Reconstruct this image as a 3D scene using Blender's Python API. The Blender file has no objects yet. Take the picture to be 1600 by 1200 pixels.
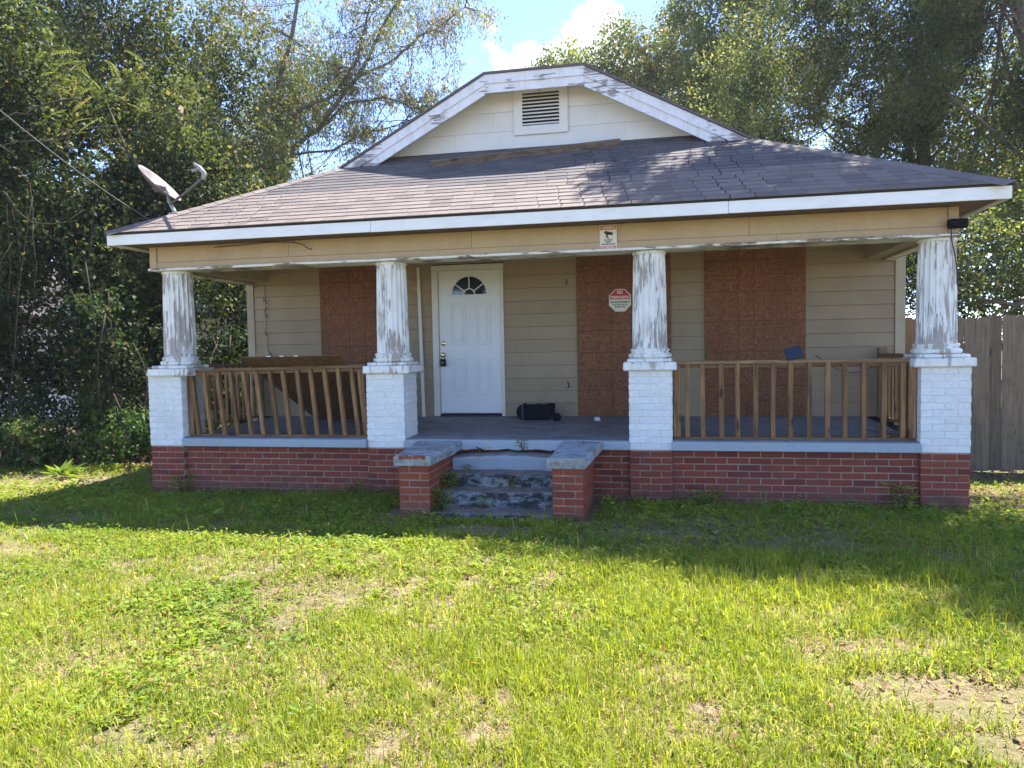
import bpy, bmesh, math, random
import numpy as np
from mathutils import Vector, Matrix, Euler
R = math.radians
random.seed(7)
rng = np.random.default_rng(7)
sc = bpy.context.scene
COL = sc.collection

# ------------------------------------------------------------------ camera
CAM_POS = Vector((0.0, -7.5625, 1.566))
CR = Vector((0.97995237, 0.19839892, -0.01819955))
CU = Vector((0.00836463, 0.05029734, 0.99869926))
CW = Vector((-0.19905625, 0.97882994, -0.04762946))
FPX = 1152.0
cd = bpy.data.cameras.new('camera')
cam = bpy.data.objects.new('camera', cd); COL.objects.link(cam)
m = Matrix((CR, CU, -CW)).transposed().to_4x4(); m.translation = CAM_POS
cam.matrix_world = m
cd.sensor_width = 36.0; cd.lens = 36.0 * FPX / 1600.0; cd.clip_end = 2000
sc.camera = cam
def at(px, py, Y):
    d = CW + CR * ((px - 800) / FPX) - CU * ((py - 600) / FPX)
    return CAM_POS + d * ((Y - CAM_POS.y) / d.y)

# ------------------------------------------------------------------ light
GLARE_HAZE = .0006
SUN = Vector((0.35, 0.50, 1.0)).normalized()
sun_el = math.asin(SUN.z); sun_az = math.atan2(SUN.x, SUN.y)
w = bpy.data.worlds.new('World'); sc.world = w; w.use_nodes = True
wn = w.node_tree; wn.nodes.clear()
def wnode(t, **k):
    n = wn.nodes.new(t)
    for a, b in k.items(): setattr(n, a, b)
    return n
wo = wnode('ShaderNodeOutputWorld'); bg = wnode('ShaderNodeBackground')
sky = wnode('ShaderNodeTexSky', sky_type='NISHITA', sun_disc=False, sun_elevation=sun_el, sun_rotation=sun_az)
sky.air_density = 0.7; sky.dust_density = 0.1; sky.ozone_density = 3.0
tcw = wnode('ShaderNodeTexCoord')
mpw = wnode('ShaderNodeMapping'); mpw.inputs['Scale'].default_value = (1.0, 1.0, 1.6)
wn.links.new(tcw.outputs['Generated'], mpw.inputs['Vector'])
def wnoise(scale, detail, rough):
    x = wnode('ShaderNodeTexNoise'); x.inputs['Scale'].default_value = scale; x.inputs['Detail'].default_value = detail; x.inputs['Roughness'].default_value = rough
    wn.links.new(mpw.outputs[0], x.inputs['Vector']); return x.outputs['Fac']
def wmath(op, a, b, c=None):
    x = wnode('ShaderNodeMath', operation=op)
    for i_, q_ in enumerate((a, b) if c is None else (a, b, c)):
        if isinstance(q_, (int, float)): x.inputs[i_].default_value = q_
        else: wn.links.new(q_, x.inputs[i_])
    return x.outputs[0]
def blob(px, py, r, amp):      # a cumulus head standing in this direction
    d = (CW + CR * ((px - 800) / FPX) - CU * ((py - 600) / FPX)).normalized()
    vd = wnode('ShaderNodeVectorMath', operation='DISTANCE'); vd.inputs[1].default_value = d
    wn.links.new(tcw.outputs['Generated'], vd.inputs[0])
    mr = wnode('ShaderNodeMapRange'); mr.inputs['From Min'].default_value = 0; mr.inputs['From Max'].default_value = r
    mr.inputs['To Min'].default_value = amp; mr.inputs['To Max'].default_value = 0
    wn.links.new(vd.outputs['Value'], mr.inputs['Value']); return mr.outputs[0]
acc = wmath('MULTIPLY', wmath('SUBTRACT', wnoise(1.7, 3, .5), .50), 1.3)     # scattered banks elsewhere
for b in ((935, 58, .062, 1.0), (900, 88, .05, .8), (862, 90, .045, .75), (825, 98, .045, .8), (785, 100, .035, .7), (965, 112, .06, .8), (1020, 140, .06, .7), (772, 76, .02, .55)):
    acc = wmath('MAXIMUM', acc, blob(*b))
acc = wmath('ADD', acc, wmath('MULTIPLY', wmath('SUBTRACT', wnoise(24, 9, .6), .5), .9))
cr = wnode('ShaderNodeValToRGB'); cr.color_ramp.elements[0].position = .31; cr.color_ramp.elements[1].position = .45
wn.links.new(acc, cr.inputs[0])
mx = wnode('ShaderNodeMix', data_type='RGBA'); mx.inputs[7].default_value = (2.6, 2.7, 2.85, 1)
tn = wnode('ShaderNodeMix', data_type='RGBA', blend_type='MULTIPLY'); tn.inputs[0].default_value = 1; tn.inputs[7].default_value = (.87, .84, .92, 1)
wn.links.new(sky.outputs[0], tn.inputs[6])
wn.links.new(cr.outputs[0], mx.inputs[0]); wn.links.new(tn.outputs[2], mx.inputs[6])
wn.links.new(mx.outputs[2], bg.inputs[0]); bg.inputs[1].default_value = 0.138
wn.links.new(bg.outputs[0], wo.inputs[0])
sl = bpy.data.lights.new('sun', 'SUN'); sl.energy = 4.5; sl.angle = R(.55); sl.color = (1.0, .95, .87)
so = bpy.data.objects.new('sun', sl); COL.objects.link(so)
so.rotation_euler = SUN.to_track_quat('Z', 'Y').to_euler(); so.location = (6, 8, 25)
sc.view_settings.view_transform = 'Standard'; sc.view_settings.look = 'None'
sc.view_settings.gamma = 1; sc.view_settings.use_curve_mapping = False
sc.view_settings.exposure = 1.98
sc.render.engine = 'CYCLES'
sc.cycles.max_bounces = 8; sc.cycles.diffuse_bounces = 4; sc.cycles.transmission_bounces = 6; sc.cycles.transparent_max_bounces = 8
sc.cycles.use_denoising = True

# ------------------------------------------------------------------ materials
class Mat:
    def __init__(s, name, rough=.7, spec=.35):
        s.m = bpy.data.materials.new(name); s.m.use_nodes = True; s.t = s.m.node_tree
        s.b = s.t.nodes['Principled BSDF']; s.out = s.t.nodes['Material Output']
        s.b.inputs['Roughness'].default_value = rough; s.b.inputs['Specular IOR Level'].default_value = spec
    def n(s, t, **k):
        x = s.t.nodes.new(t)
        for a, v in k.items(): setattr(x, a, v)
        return x
    def l(s, a, b): s.t.links.new(a, b)
    def pos(s, scale=(1, 1, 1), obj=False, off=True):
        if obj:
            src = s.n('ShaderNodeTexCoord').outputs['Object']
            if off:
                oi = s.n('ShaderNodeObjectInfo'); mu = s.n('ShaderNodeMath', operation='MULTIPLY'); mu.inputs[1].default_value = 37.
                s.l(oi.outputs['Random'], mu.inputs[0]); va = s.n('ShaderNodeVectorMath', operation='ADD')
                s.l(src, va.inputs[0]); s.l(mu.outputs[0], va.inputs[1]); src = va.outputs[0]
        else: src = s.n('ShaderNodeNewGeometry').outputs['Position']
        mp = s.n('ShaderNodeVectorMath', operation='MULTIPLY'); mp.inputs[1].default_value = scale
        s.l(src, mp.inputs[0]); return mp.outputs[0]
    def noise(s, vec, scale, detail=4, rough=.55, dist=0):
        x = s.n('ShaderNodeTexNoise'); x.inputs['Scale'].default_value = scale; x.inputs['Detail'].default_value = detail
        x.inputs['Roughness'].default_value = rough; x.inputs['Distortion'].default_value = dist
        s.l(vec, x.inputs['Vector']); return x.outputs['Fac']
    def ramp(s, fac, *st):
        x = s.n('ShaderNodeValToRGB'); e = x.color_ramp.elements
        while len(e) < len(st): e.new(.5)
        for i, (p, c) in enumerate(st):
            e[i].position = p; e[i].color = (c, c, c, 1) if isinstance(c, (int, float)) else (*c, 1)
        s.l(fac, x.inputs[0]); return x.outputs[0]
    def mix(s, fac, a, b, mode='MIX'):
        x = s.n('ShaderNodeMix', data_type='RGBA', blend_type=mode)
        for v, i in ((fac, 0), (a, 6), (b, 7)):
            if isinstance(v, (int, float)): x.inputs[i].default_value = v if i == 0 else (v, v, v, 1)
            elif isinstance(v, tuple): x.inputs[i].default_value = (*v, 1)
            else: s.l(v, x.inputs[i])
        return x.outputs[2]
    def math(s, op, a, b=0.0, c=None):
        x = s.n('ShaderNodeMath', operation=op)
        for i, v in enumerate((a, b) if c is None else (a, b, c)):
            if isinstance(v, (int, float)): x.inputs[i].default_value = v
            else: s.l(v, x.inputs[i])
        return x.outputs[0]
    def col(s, v):
        if isinstance(v, tuple): s.b.inputs['Base Color'].default_value = (*v, 1)
        else: s.l(v, s.b.inputs['Base Color'])
    def bump(s, h, strength=.4, dist=.01):
        x = s.n('ShaderNodeBump'); x.inputs['Strength'].default_value = strength; x.inputs['Distance'].default_value = dist
        s.l(h, x.inputs['Height']); s.l(x.outputs[0], s.b.inputs['Normal'])
    def rnd(s, island=False):
        return s.n('ShaderNodeNewGeometry').outputs['Random Per Island'] if island else s.n('ShaderNodeObjectInfo').outputs['Random']

def paint(name, c, dirt, amt=.5, rough=.55, scale=3., streak=1., bump=.15, var=.06):
    M = Mat(name, rough)
    p = M.pos((1, 1, streak))
    f = M.ramp(M.noise(p, scale, 6, .65), (.42, 0.), (.75, 1.))
    fine = M.noise(M.pos(), 45, 3)
    col = M.mix(M.math('MULTIPLY', f, amt), c, dirt)
    col = M.mix(.25, col, M.mix(fine, .25, .75), 'OVERLAY')
    rr = M.math('MULTIPLY_ADD', M.rnd(), var * 2, 1 - var)
    hsv = M.n('ShaderNodeHueSaturation'); M.l(rr, hsv.inputs['Value']); M.l(col, hsv.inputs['Color'])
    M.col(hsv.outputs[0]); M.bump(fine, bump, .004); return M.m
def peeling(name, white, wood, lo, hi, fine=1., st=(26, 26, 2.4)):
    M = Mat(name, .6)
    ob = M.pos(tuple(q * fine for q in st)); base = M.noise(ob, 1., 7, .68, .6)
    big = M.noise(M.pos((1, 1, .7)), 3.0, 2)
    v = M.math('ADD', base, M.math('MULTIPLY', M.math('SUBTRACT', big, .5), .75))
    mask = M.ramp(v, (lo, 0.), (hi, 1.))
    grain = M.noise(M.pos((90, 90, 3)), 1., 5, .7)
    wd = M.mix(grain, wood, tuple(min(1, x * 1.75 + .03) for x in wood))
    dirt = M.ramp(M.noise(M.pos((1, 1, .35)), 14, 5), (.45, 0.), (.8, .5))
    wh = M.mix(dirt, white, (.42, .40, .34))
    M.col(M.mix(mask, wh, wd))
    crack = M.noise(M.pos((60, 60, 14)), 1., 5, .7)
    h = M.math('SUBTRACT', M.math('MULTIPLY', crack, .5), mask)
    M.bump(h, .8, .004); return M.m
def brickmat(name, c1, c2, c3, island=False, stain=(.12, .07, .06), amt=.45, rough=.85, splash=False):
    M = Mat(name, rough, .25)
    r = M.rnd(island)
    c = M.ramp(r, (0., c1), (.5, c2), (1., c3))
    n1 = M.noise(M.pos(), 22, 6, .7); n2 = M.noise(M.pos(), 2.2, 4)
    c = M.mix(M.ramp(n1, (.45, 0.), (.8, amt)), c, stain)
    c = M.mix(M.ramp(n2, (.5, 0.), (.75, .4)), c, tuple(x * .6 + .03 for x in c2))
    if splash:      # soil splashed on the lowest courses, soot lower down
        sp = M.n('ShaderNodeSeparateXYZ'); M.l(M.pos(), sp.inputs[0])
        zz = M.math('ADD', sp.outputs['Z'], M.math('MULTIPLY', M.math('SUBTRACT', M.noise(M.pos(), 4, 5, .7), .5), .5))
        c = M.mix(M.ramp(zz, (.0, .6), (.16, 0.)), c, (.17, .10, .07))
        c = M.mix(M.ramp(M.noise(M.pos((1, 1, 1.5)), 3.2, 6, .7), (.54, 0.), (.72, .5)), c, (.10, .05, .04))
        c = M.mix(M.ramp(M.noise(M.pos(), 9, 6, .75), (.62, 0.), (.7, .5)), c, (.36, .27, .22))
    M.col(c); M.bump(M.noise(M.pos(), 130, 4, .7), .5, .003); return M.m
def woodmat(name, a, b, axis='z', rough=.75, grain=1., dirt=(.06, .045, .03), amt=.5):
    M = Mat(name, rough, .25)
    sc_ = {'z': (38, 38, 1.6), 'x': (1.6, 38, 38), 'y': (38, 1.6, 38)}[axis]
    p = M.pos(tuple(v * grain for v in sc_), obj=True)
    g = M.noise(p, 1., 6, .62, .8)
    c = M.mix(M.ramp(g, (.34, 0.), (.66, 1.)), a, b)
    d = M.ramp(M.noise(M.pos(obj=True), 5, 5, .7), (.5, 0.), (.8, amt))
    c = M.mix(d, c, dirt)
    kn = M.n('ShaderNodeTexVoronoi'); kn.inputs['Scale'].default_value = 1.
    M.l(M.pos(tuple(v * .16 if v > 5 else v * 1.3 for v in sc_), obj=True), kn.inputs['Vector'])
    c = M.mix(M.ramp(kn.outputs['Distance'], (.08, .85), (.15, 0.)), c, tuple(x * .35 for x in a))
    hsv = M.n('ShaderNodeHueSaturation'); M.l(M.math('MULTIPLY_ADD', M.rnd(), .5, .75), hsv.inputs['Value']); M.l(c, hsv.inputs['Color'])
    M.col(hsv.outputs[0]); M.bump(g, .5, .004); return M.m
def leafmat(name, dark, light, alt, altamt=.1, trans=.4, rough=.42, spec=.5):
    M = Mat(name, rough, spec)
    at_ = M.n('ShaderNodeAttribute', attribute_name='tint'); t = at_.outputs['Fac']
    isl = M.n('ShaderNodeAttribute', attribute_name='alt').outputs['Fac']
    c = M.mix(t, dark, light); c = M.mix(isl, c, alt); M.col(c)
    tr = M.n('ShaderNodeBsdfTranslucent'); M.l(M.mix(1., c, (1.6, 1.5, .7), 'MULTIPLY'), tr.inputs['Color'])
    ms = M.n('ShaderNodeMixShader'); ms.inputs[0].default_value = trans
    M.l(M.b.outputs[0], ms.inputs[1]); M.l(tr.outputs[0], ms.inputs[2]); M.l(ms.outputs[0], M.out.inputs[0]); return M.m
def simple(name, c, rough=.6, metal=0., spec=.4, n=.0, ns=20):
    M = Mat(name, rough, spec); M.b.inputs['Metallic'].default_value = metal
    if n:
        f = M.noise(M.pos(), ns, 5, .65); M.col(M.mix(M.ramp(f, (.35, 0.), (.7, 1.)), c, tuple(x * (1 - n) for x in c)))
        M.bump(f, .2, .003)
    else: M.col(c)
    return M.m

MT = {}
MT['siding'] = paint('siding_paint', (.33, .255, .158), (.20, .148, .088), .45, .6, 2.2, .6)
MT['beam'] = paint('beam_paint', (.49, .365, .225), (.33, .24, .14), .4, .6, 2.5, .5, var=.03)
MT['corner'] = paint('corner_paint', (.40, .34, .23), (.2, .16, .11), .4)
MT['fascia'] = paint('fascia_paint', (.82, .82, .80), (.60, .59, .55), .45, .5, 4, 2.5, var=.01)
MT['gable'] = paint('gable_paint', (.74, .72, .66), (.58, .56, .50), .4, .6, 2.5, .5, var=.02)
MT['rake'] = peeling('rake_peeling_paint', (.74, .74, .76), (.20, .18, .17), .61, .64, 1., (2.2, 20, 24))
MT['trim'] = peeling('beam_trim_peeling', (.80, .79, .74), (.16, .12, .08), .545, .575, 1., (5, 30, 40))
MT['column'] = peeling('column_peeling_paint', (.80, .80, .77), (.27, .235, .21), .53, .55, 1., (46, 46, 4.2))
MT['column_worn'] = peeling('column_worn_paint', (.80, .80, .77), (.28, .245, .22), .485, .505, 1., (46, 46, 4.0))
MT['capslab'] = peeling('pier_cap_paint', (.78, .78, .74), (.30, .27, .22), .57, .60, .8)
MT['wbrick'] = brickmat('white_painted_brick', (.78, .79, .78), (.74, .75, .74), (.80, .81, .80), stain=(.44, .43, .38), amt=.55, rough=.55)
MT['wmortar'] = simple('white_painted_mortar', (.74, .75, .74), .7, n=.2, ns=12)
MT['brick'] = brickmat('dark_red_brick', (.20, .042, .027), (.275, .062, .036), (.145, .034, .027), splash=True)
MT['brick_i'] = brickmat('dark_red_brick_run', (.20, .042, .027), (.275, .062, .036), (.145, .034, .027), island=True, splash=True)
MT['cbrick'] = brickmat('orange_red_brick', (.26, .055, .030), (.32, .075, .038), (.21, .048, .03), amt=.3, splash=True)
MT['mortar'] = brickmat('grey_mortar', (.37, .29, .225), (.37, .29, .225), (.37, .29, .225), stain=(.22, .16, .13), splash=True)
MT['shingle'] = brickmat('roof_shingle', (.18, .146, .127), (.225, .183, .16), (.14, .115, .103), stain=(.08, .07, .07), amt=.5)
MT['shingle_i'] = brickmat('roof_shingle_run', (.105, .092, .092), (.135, .118, .116), (.085, .077, .08), island=True, stain=(.07, .065, .065), amt=.5)
MT['soffit'] = simple('soffit_brown', (.15, .10, .07), .8, n=.4, ns=9)
MT['railx'] = woodmat('rail_wood', (.12, .062, .028), (.30, .18, .09), 'x')
MT['railz'] = woodmat('baluster_wood', (.11, .052, .02), (.33, .19, .085), 'z')
MT['raily'] = woodmat('side_rail_wood', (.16, .095, .05), (.24, .15, .08), 'y')
MT['fence'] = woodmat('fence_wood', (.125, .092, .062), (.225, .17, .115), 'z')
MT['fence_warm'] = woodmat('fence_wood_warm', (.14, .08, .04), (.24, .15, .075), 'z')
MT['plank'] = woodmat('weathered_plank', (.10, .072, .052), (.27, .20, .15), 'x')
MT['door'] = paint('door_paint', (.74, .76, .76), (.66, .68, .68), .3, .38, 2, .5, .03, .0)
MT['doorframe'] = paint('door_frame_paint', (.66, .64, .56), (.50, .48, .40), .4, .45, 5, .5, .1, .03)
MT['glass'] = simple('unlit_room_glass', (.015, .02, .035), .08, spec=.8)  # dark colour stands in for the unlit room behind the panes
MT['brass'] = simple('brass', (.75, .58, .25), .25, metal=1.)
MT['blackmetal'] = simple('black_metal', (.02, .02, .022), .4, n=.3)
MT['black'] = simple('black_plastic', (.004, .006, .012), .75, spec=.08)
MT['dark'] = simple('gap_shade', (.01, .01, .012), .9)  # near-black colour in place of shade behind siding gaps and louvers
MT['paper'] = simple('white_paper', (.75, .75, .72), .7, n=.2)
MT['wire'] = simple('cable_grey', (.16, .16, .16), .6)
MT['wire_black'] = simple('cable_black', (.02, .02, .02), .6)
MT['dish'] = simple('dish_metal', (.17, .14, .135), .6, metal=.0, n=.6, ns=7)
MT['dish_pale'] = simple('dish_pale_plastic', (.36, .345, .34), .5, n=.4, ns=12)
MT['solar'] = simple('solar_panel', (.014, .026, .06), .45, spec=.3)
MT['sign_white'] = simple('sign_white', (.78, .74, .66), .5, n=.1)
MT['sign_red'] = simple('sign_red', (.50, .03, .05), .5)
MT['sign_redpale'] = simple('sign_faded_red', (.62, .16, .12), .5)
MT['ink'] = simple('sign_ink', (.03, .03, .03), .6)
MT['inkred'] = simple('sign_ink_red', (.35, .03, .04), .6)
MT['bark'] = simple('bark', (.19, .155, .125), .9, n=.5, ns=16)
MT['vine'] = simple('vine_stem', (.055, .038, .026), .9, n=.4)
MT['deadvine'] = simple('dead_vine', (.13, .05, .04), .9)

def concrete(name, paintc, bare, stain, lo=.45, hi=.62, st=(.48, .72), dust=False):
    M = Mat(name, .78, .3)
    a = M.ramp(M.noise(M.pos(), 3.2, 7, .7, .5), (lo, 0.), (hi, 1.))
    c = M.mix(a, paintc, bare)
    s = M.ramp(M.noise(M.pos((1, 1, 2.2)), 7, 8, .75, .3), (st[0], 0.), (st[1], 1.))
    c = M.mix(s, c, stain)
    if dust:
        sp = M.n('ShaderNodeSeparateXYZ'); M.l(M.n('ShaderNodeNewGeometry').outputs['True Normal'], sp.inputs[0])
        k = M.math('MULTIPLY', M.ramp(sp.outputs['Z'], (.5, 0.), (.85, 1.)), M.ramp(M.noise(M.pos(), 11, 6, .7), (.35, .35), (.6, 1.)))
        c = M.mix(k, c, (.24, .19, .15))
    c = M.mix(.35, c, M.mix(M.noise(M.pos(), 60, 4), .2, .8), 'OVERLAY')
    M.col(c); M.bump(M.noise(M.pos(), 30, 7, .7), .55, .01); return M.m
MT['deck'] = concrete('porch_floor_paint', (.17, .185, .205), (.27, .265, .26), (.07, .075, .085), .42, .66, (.5, .8))
MT['deckedge'] = concrete('porch_edge_paint', (.33, .39, .44), (.38, .38, .34), (.16, .18, .20), .55, .7, (.6, .85))
MT['step'] = concrete('step_concrete', (.22, .27, .31), (.26, .27, .26), (.028, .032, .038), .42, .62, (.40, .53), True)
MT['step_top'] = concrete('upper_step_concrete', (.30, .36, .42), (.33, .33, .31), (.10, .11, .12), .5, .7, (.6, .85), True)
MT['cheekcap'] = concrete('step_wall_cap_concrete', (.34, .39, .42), (.27, .26, .24), (.08, .08, .085), .45, .62, (.50, .66))

def osb(name, c1, c2, xs, zs):
    M = Mat(name, .7, .3)
    a = M.noise(M.pos((9, 1, 34)), 1.3, 4, .65, 1.8); b = M.noise(M.pos((34, 1, 9)), 1.3, 4, .65, 1.8)
    sel = M.ramp(M.noise(M.pos(), 9, 3), (.48, 0.), (.52, 1.))
    s = M.mix(sel, a, b)
    c = M.mix(M.ramp(s, (.41, 0.), (.60, 1.)), tuple(x * .75 for x in c1), tuple(x * 1.05 for x in c2))
    c = M.mix(M.ramp(M.noise(M.pos((22, 1, 60)), 1.4, 3, .8, 1.), (.60, 0.), (.68, .6)), c, tuple(x * 1.9 for x in c2))
    c = M.mix(M.ramp(M.noise(M.pos((1, 1, .6)), 2.4, 4), (.45, 0.), (.8, .5)), c, tuple(x * .55 for x in c1))
    sep = M.n('ShaderNodeSeparateXYZ'); M.l(M.pos(), sep.inputs[0])
    wob = M.math('MULTIPLY', M.math('SUBTRACT', M.noise(M.pos(), 3, 2), .5), .02)
    tot = None
    for ax, arr in (('X', xs), ('Z', zs)):
        v = M.math('ADD', sep.outputs[ax], wob)
        for q in arr:
            k = M.math('COMPARE', v, q, .0045)
            tot = k if tot is None else M.math('MAXIMUM', tot, k)
    if tot is not None: c = M.mix(M.math('MULTIPLY', tot, .68), c, tuple(x * .35 for x in c1))
    M.col(c); M.bump(s, .25, .003); return M.m
OC1, OC2 = (.16, .058, .024), (.26, .108, .046)

# ground
M = Mat('lawn_soil', .95, .1)
g1 = M.noise(M.pos(), .55, 6, .65); g2 = M.noise(M.pos(), 14, 6, .75); g3 = M.noise(M.pos(), 90, 3, .7)
soil = M.mix(M.ramp(g2, (.35, 0.), (.65, 1.)), (.20, .14, .09), (.42, .31, .225))
soil = M.mix(M.ramp(g3, (.5, 0.), (.75, .5)), soil, (.12, .085, .055))
soil = M.mix(M.ramp(g1, (.35, .2), (.55, .75)), soil, (.12, .125, .045))
M.col(soil); M.bump(M.math('ADD', g2, M.math('MULTIPLY', g3, .4)), .9, .02); MT['soil'] = M.m
MT['grass'] = leafmat('grass_blades', (.12, .19, .012), (.33, .38, .03), (.46, .44, .14), trans=.45, rough=.6, spec=.25)
MT['leaf_shaded'] = leafmat('shaded_vine_leaves', (.012, .026, .009), (.055, .09, .028), (.16, .12, .06), trans=.3, rough=.6, spec=.2)  # vine leaf colour darkened for the shade under the trees
MT['weed'] = leafmat('weed_leaves', (.13, .22, .035), (.30, .37, .04), (.34, .15, .09), trans=.4, rough=.6, spec=.2)
MT['shrub'] = leafmat('shrub_leaves', (.03, .07, .016), (.10, .17, .035), (.2, .14, .06), trans=.35, rough=.55, spec=.3)
MT['litter'] = leafmat('leaf_litter', (.10, .055, .03), (.28, .17, .09), (.40, .28, .16), trans=.1, rough=.8, spec=.2)
MT['leaf_vine'] = leafmat('vine_leaves', (.018, .034, .012), (.10, .13, .042), (.26, .23, .09), trans=.36, rough=.6, spec=.2)
MT['leaf_oak'] = leafmat('oak_leaves', (.045, .07, .032), (.165, .20, .085), (.36, .35, .14), trans=.5, rough=.6, spec=.2)
MT['leaf_far'] = leafmat('sunlit_leaves', (.07, .11, .03), (.17, .21, .05), (.28, .20, .07), trans=.45)
MT['leaf_bright'] = leafmat('bright_leaves', (.08, .15, .02), (.20, .28, .04), (.30, .22, .07), trans=.45)
MT['leaf_open'] = leafmat('olive_leaves', (.08, .11, .05), (.20, .24, .09), (.30, .19, .10), trans=.45)

# ------------------------------------------------------------------ object helpers
WORLD = {}
def empty(name, loc, label=None, cat=None, group=None):
    o = bpy.data.objects.new(name, None); COL.objects.link(o); o.location = loc; WORLD[o] = Vector(loc)
    o.empty_display_size = .2
    tag(o, label, cat, group); return o
def tag(o, label=None, cat=None, group=None, kind=None):
    if label: o['label'] = label
    if cat: o['category'] = cat
    if group: o['group'] = group
    if kind: o['kind'] = kind
    return o
def link(name, me, origin, parent=None, rot=None):
    o = bpy.data.objects.new(name, me); COL.objects.link(o); origin = Vector(origin)
    if parent is not None:
        o.parent = parent; o.location = origin - WORLD[parent]
    else: o.location = origin
    WORLD[o] = origin
    if rot: o.rotation_euler = rot
    return o
class MB:
    def __init__(s): s.v = []; s.f = []; s.sm = []
    def add(s, vs, fs, smooth=False):
        k = len(s.v); s.v += [Vector(a) for a in vs]; s.f += [tuple(i + k for i in f) for f in fs]; s.sm += [smooth] * len(fs); return s
    def box(s, x0, x1, y0, y1, z0, z1, b=0.0, xf=None):
        if x1 < x0: x0, x1 = x1, x0
        if y1 < y0: y0, y1 = y1, y0
        if z1 < z0: z0, z1 = z1, z0
        if b <= 0:
            vs = [(x, y, z) for z in (z0, z1) for y in (y0, y1) for x in (x0, x1)]
            fs = [(0, 2, 3, 1), (4, 5, 7, 6), (0, 1, 5, 4), (2, 6, 7, 3), (0, 4, 6, 2), (1, 3, 7, 5)]
        else:
            vs = []; idx = {}
            lo = (x0, y0, z0); hi = (x1, y1, z1)
            for cx_ in (0, 1):
                for cy_ in (0, 1):
                    for cz_ in (0, 1):
                        for ax in range(3):   # vertex lying on face of axis ax
                            p = []
                            for k_, c_ in enumerate((cx_, cy_, cz_)):
                                v = hi[k_] if c_ else lo[k_]
                                if k_ != ax: v += -b if c_ else b
                                p.append(v)
                            idx[(cx_, cy_, cz_, ax)] = len(vs); vs.append(tuple(p))
            fs = []
            def q(*ks): fs.append(tuple(idx[k_] for k_ in ks))
            for ax in range(3):
                a, c = [i for i in range(3) if i != ax]
                for sgn in (0, 1):
                    ks = []
                    for (u, v) in ((0, 0), (1, 0), (1, 1), (0, 1)):
                        t = [0, 0, 0]; t[ax] = sgn; t[a] = u; t[c] = v; ks.append((*t, ax))
                    if (sgn == 1) != (ax == 1): pass
                    else: ks.reverse()
                    q(*ks)
            for a in range(3):       # edges parallel to a
                p_, r_ = [i for i in range(3) if i != a]
                for u in (0, 1):
                    for v in (0, 1):
                        def k2(e, ax_):
                            t = [0, 0, 0]; t[a] = e; t[p_] = u; t[r_] = v; return (*t, ax_)
                        q(k2(0, p_), k2(1, p_), k2(1, r_), k2(0, r_))
            for cx_ in (0, 1):
                for cy_ in (0, 1):
                    for cz_ in (0, 1): q((cx_, cy_, cz_, 0), (cx_, cy_, cz_, 1), (cx_, cy_, cz_, 2))
        if xf is not None: vs = [xf @ Vector(a) for a in vs]
        return s.add(vs, fs)
    def prism(s, pts, d0, d1, axis='y'):
        n = len(pts)
        mk = {'y': lambda a, b, d: (a, d, b), 'x': lambda a, b, d: (d, a, b), 'z': lambda a, b, d: (a, b, d)}[axis]
        vs = [mk(a, b, d0) for a, b in pts] + [mk(a, b, d1) for a, b in pts]
        fs = [tuple(range(n)), tuple(reversed(range(n, 2 * n)))] + [(i, i + n, (i + 1) % n + n, (i + 1) % n) for i in range(n)]
        return s.add(vs, fs)
    def tube(s, pts, rad, sides=8, smooth=True, cap=True):
        pts = [Vector(p) for p in pts]; n = len(pts)
        rad = rad if isinstance(rad, (list, tuple)) else [rad] * n
        ref = Vector((0, 0, 1)); rings = []
        up = None
        for i, p in enumerate(pts):
            t = (pts[min(i + 1, n - 1)] - pts[max(i - 1, 0)]).normalized()
            if up is None: up = t.orthogonal().normalized()
            up = (up - t * up.dot(t)).normalized(); rt = t.cross(up)
            rings.append([p + (up * math.cos(2 * math.pi * k / sides) + rt * math.sin(2 * math.pi * k / sides)) * rad[i] for k in range(sides)])
        vs = [v for r in rings for v in r]; fs = []
        for i in range(n - 1):
            for k in range(sides):
                a = i * sides + k; b = i * sides + (k + 1) % sides; fs.append((a, b, b + sides, a + sides))
        if cap: fs += [tuple(reversed(range(sides))), tuple(range((n - 1) * sides, n * sides))]
        return s.add(vs, fs, smooth)
    def lathe(s, prof, c, n=32, axis='z', smooth=True):
        vs = []; fs = []
        for r, h in prof:
            for k in range(n):
                a = 2 * math.pi * k / n
                p = {'z': (r * math.cos(a), r * math.sin(a), h), 'y': (r * math.cos(a), h, r * math.sin(a)), 'x': (h, r * math.cos(a), r * math.sin(a))}[axis]
                vs.append(Vector(c) + Vector(p))
        for i in range(len(prof) - 1):
            for k in range(n):
                a = i * n + k; b = i * n + (k + 1) % n; fs.append((a, b, b + n, a + n))
        fs += [tuple(reversed(range(n))), tuple(range((len(prof) - 1) * n, len(prof) * n))]
        return s.add(vs, fs, smooth)
    def build(s, name, mat, parent=None, origin=None, xf=None):
        V = s.v if xf is None else [xf @ a for a in s.v]
        if origin is None:
            lo = [min(a[i] for a in V) for i in range(3)]; hi = [max(a[i] for a in V) for i in range(3)]
            origin = Vector(((lo[0] + hi[0]) / 2, (lo[1] + hi[1]) / 2, lo[2]))
        origin = Vector(origin)
        me = bpy.data.meshes.new(name); me.from_pydata([tuple(a - origin) for a in V], [], s.f)
        me.polygons.foreach_set('use_smooth', s.sm); me.materials.append(mat); me.update()
        bm = bmesh.new(); bm.from_mesh(me); bmesh.ops.recalc_face_normals(bm, faces=bm.faces); bm.to_mesh(me); bm.free()
        return link(name, me, origin, parent)
def boxo(name, mat, parent, x0, x1, y0, y1, z0, z1, b=.003, xf=None):
    return MB().box(x0, x1, y0, y1, z0, z1, b, xf).build(name, mat, parent)
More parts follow.
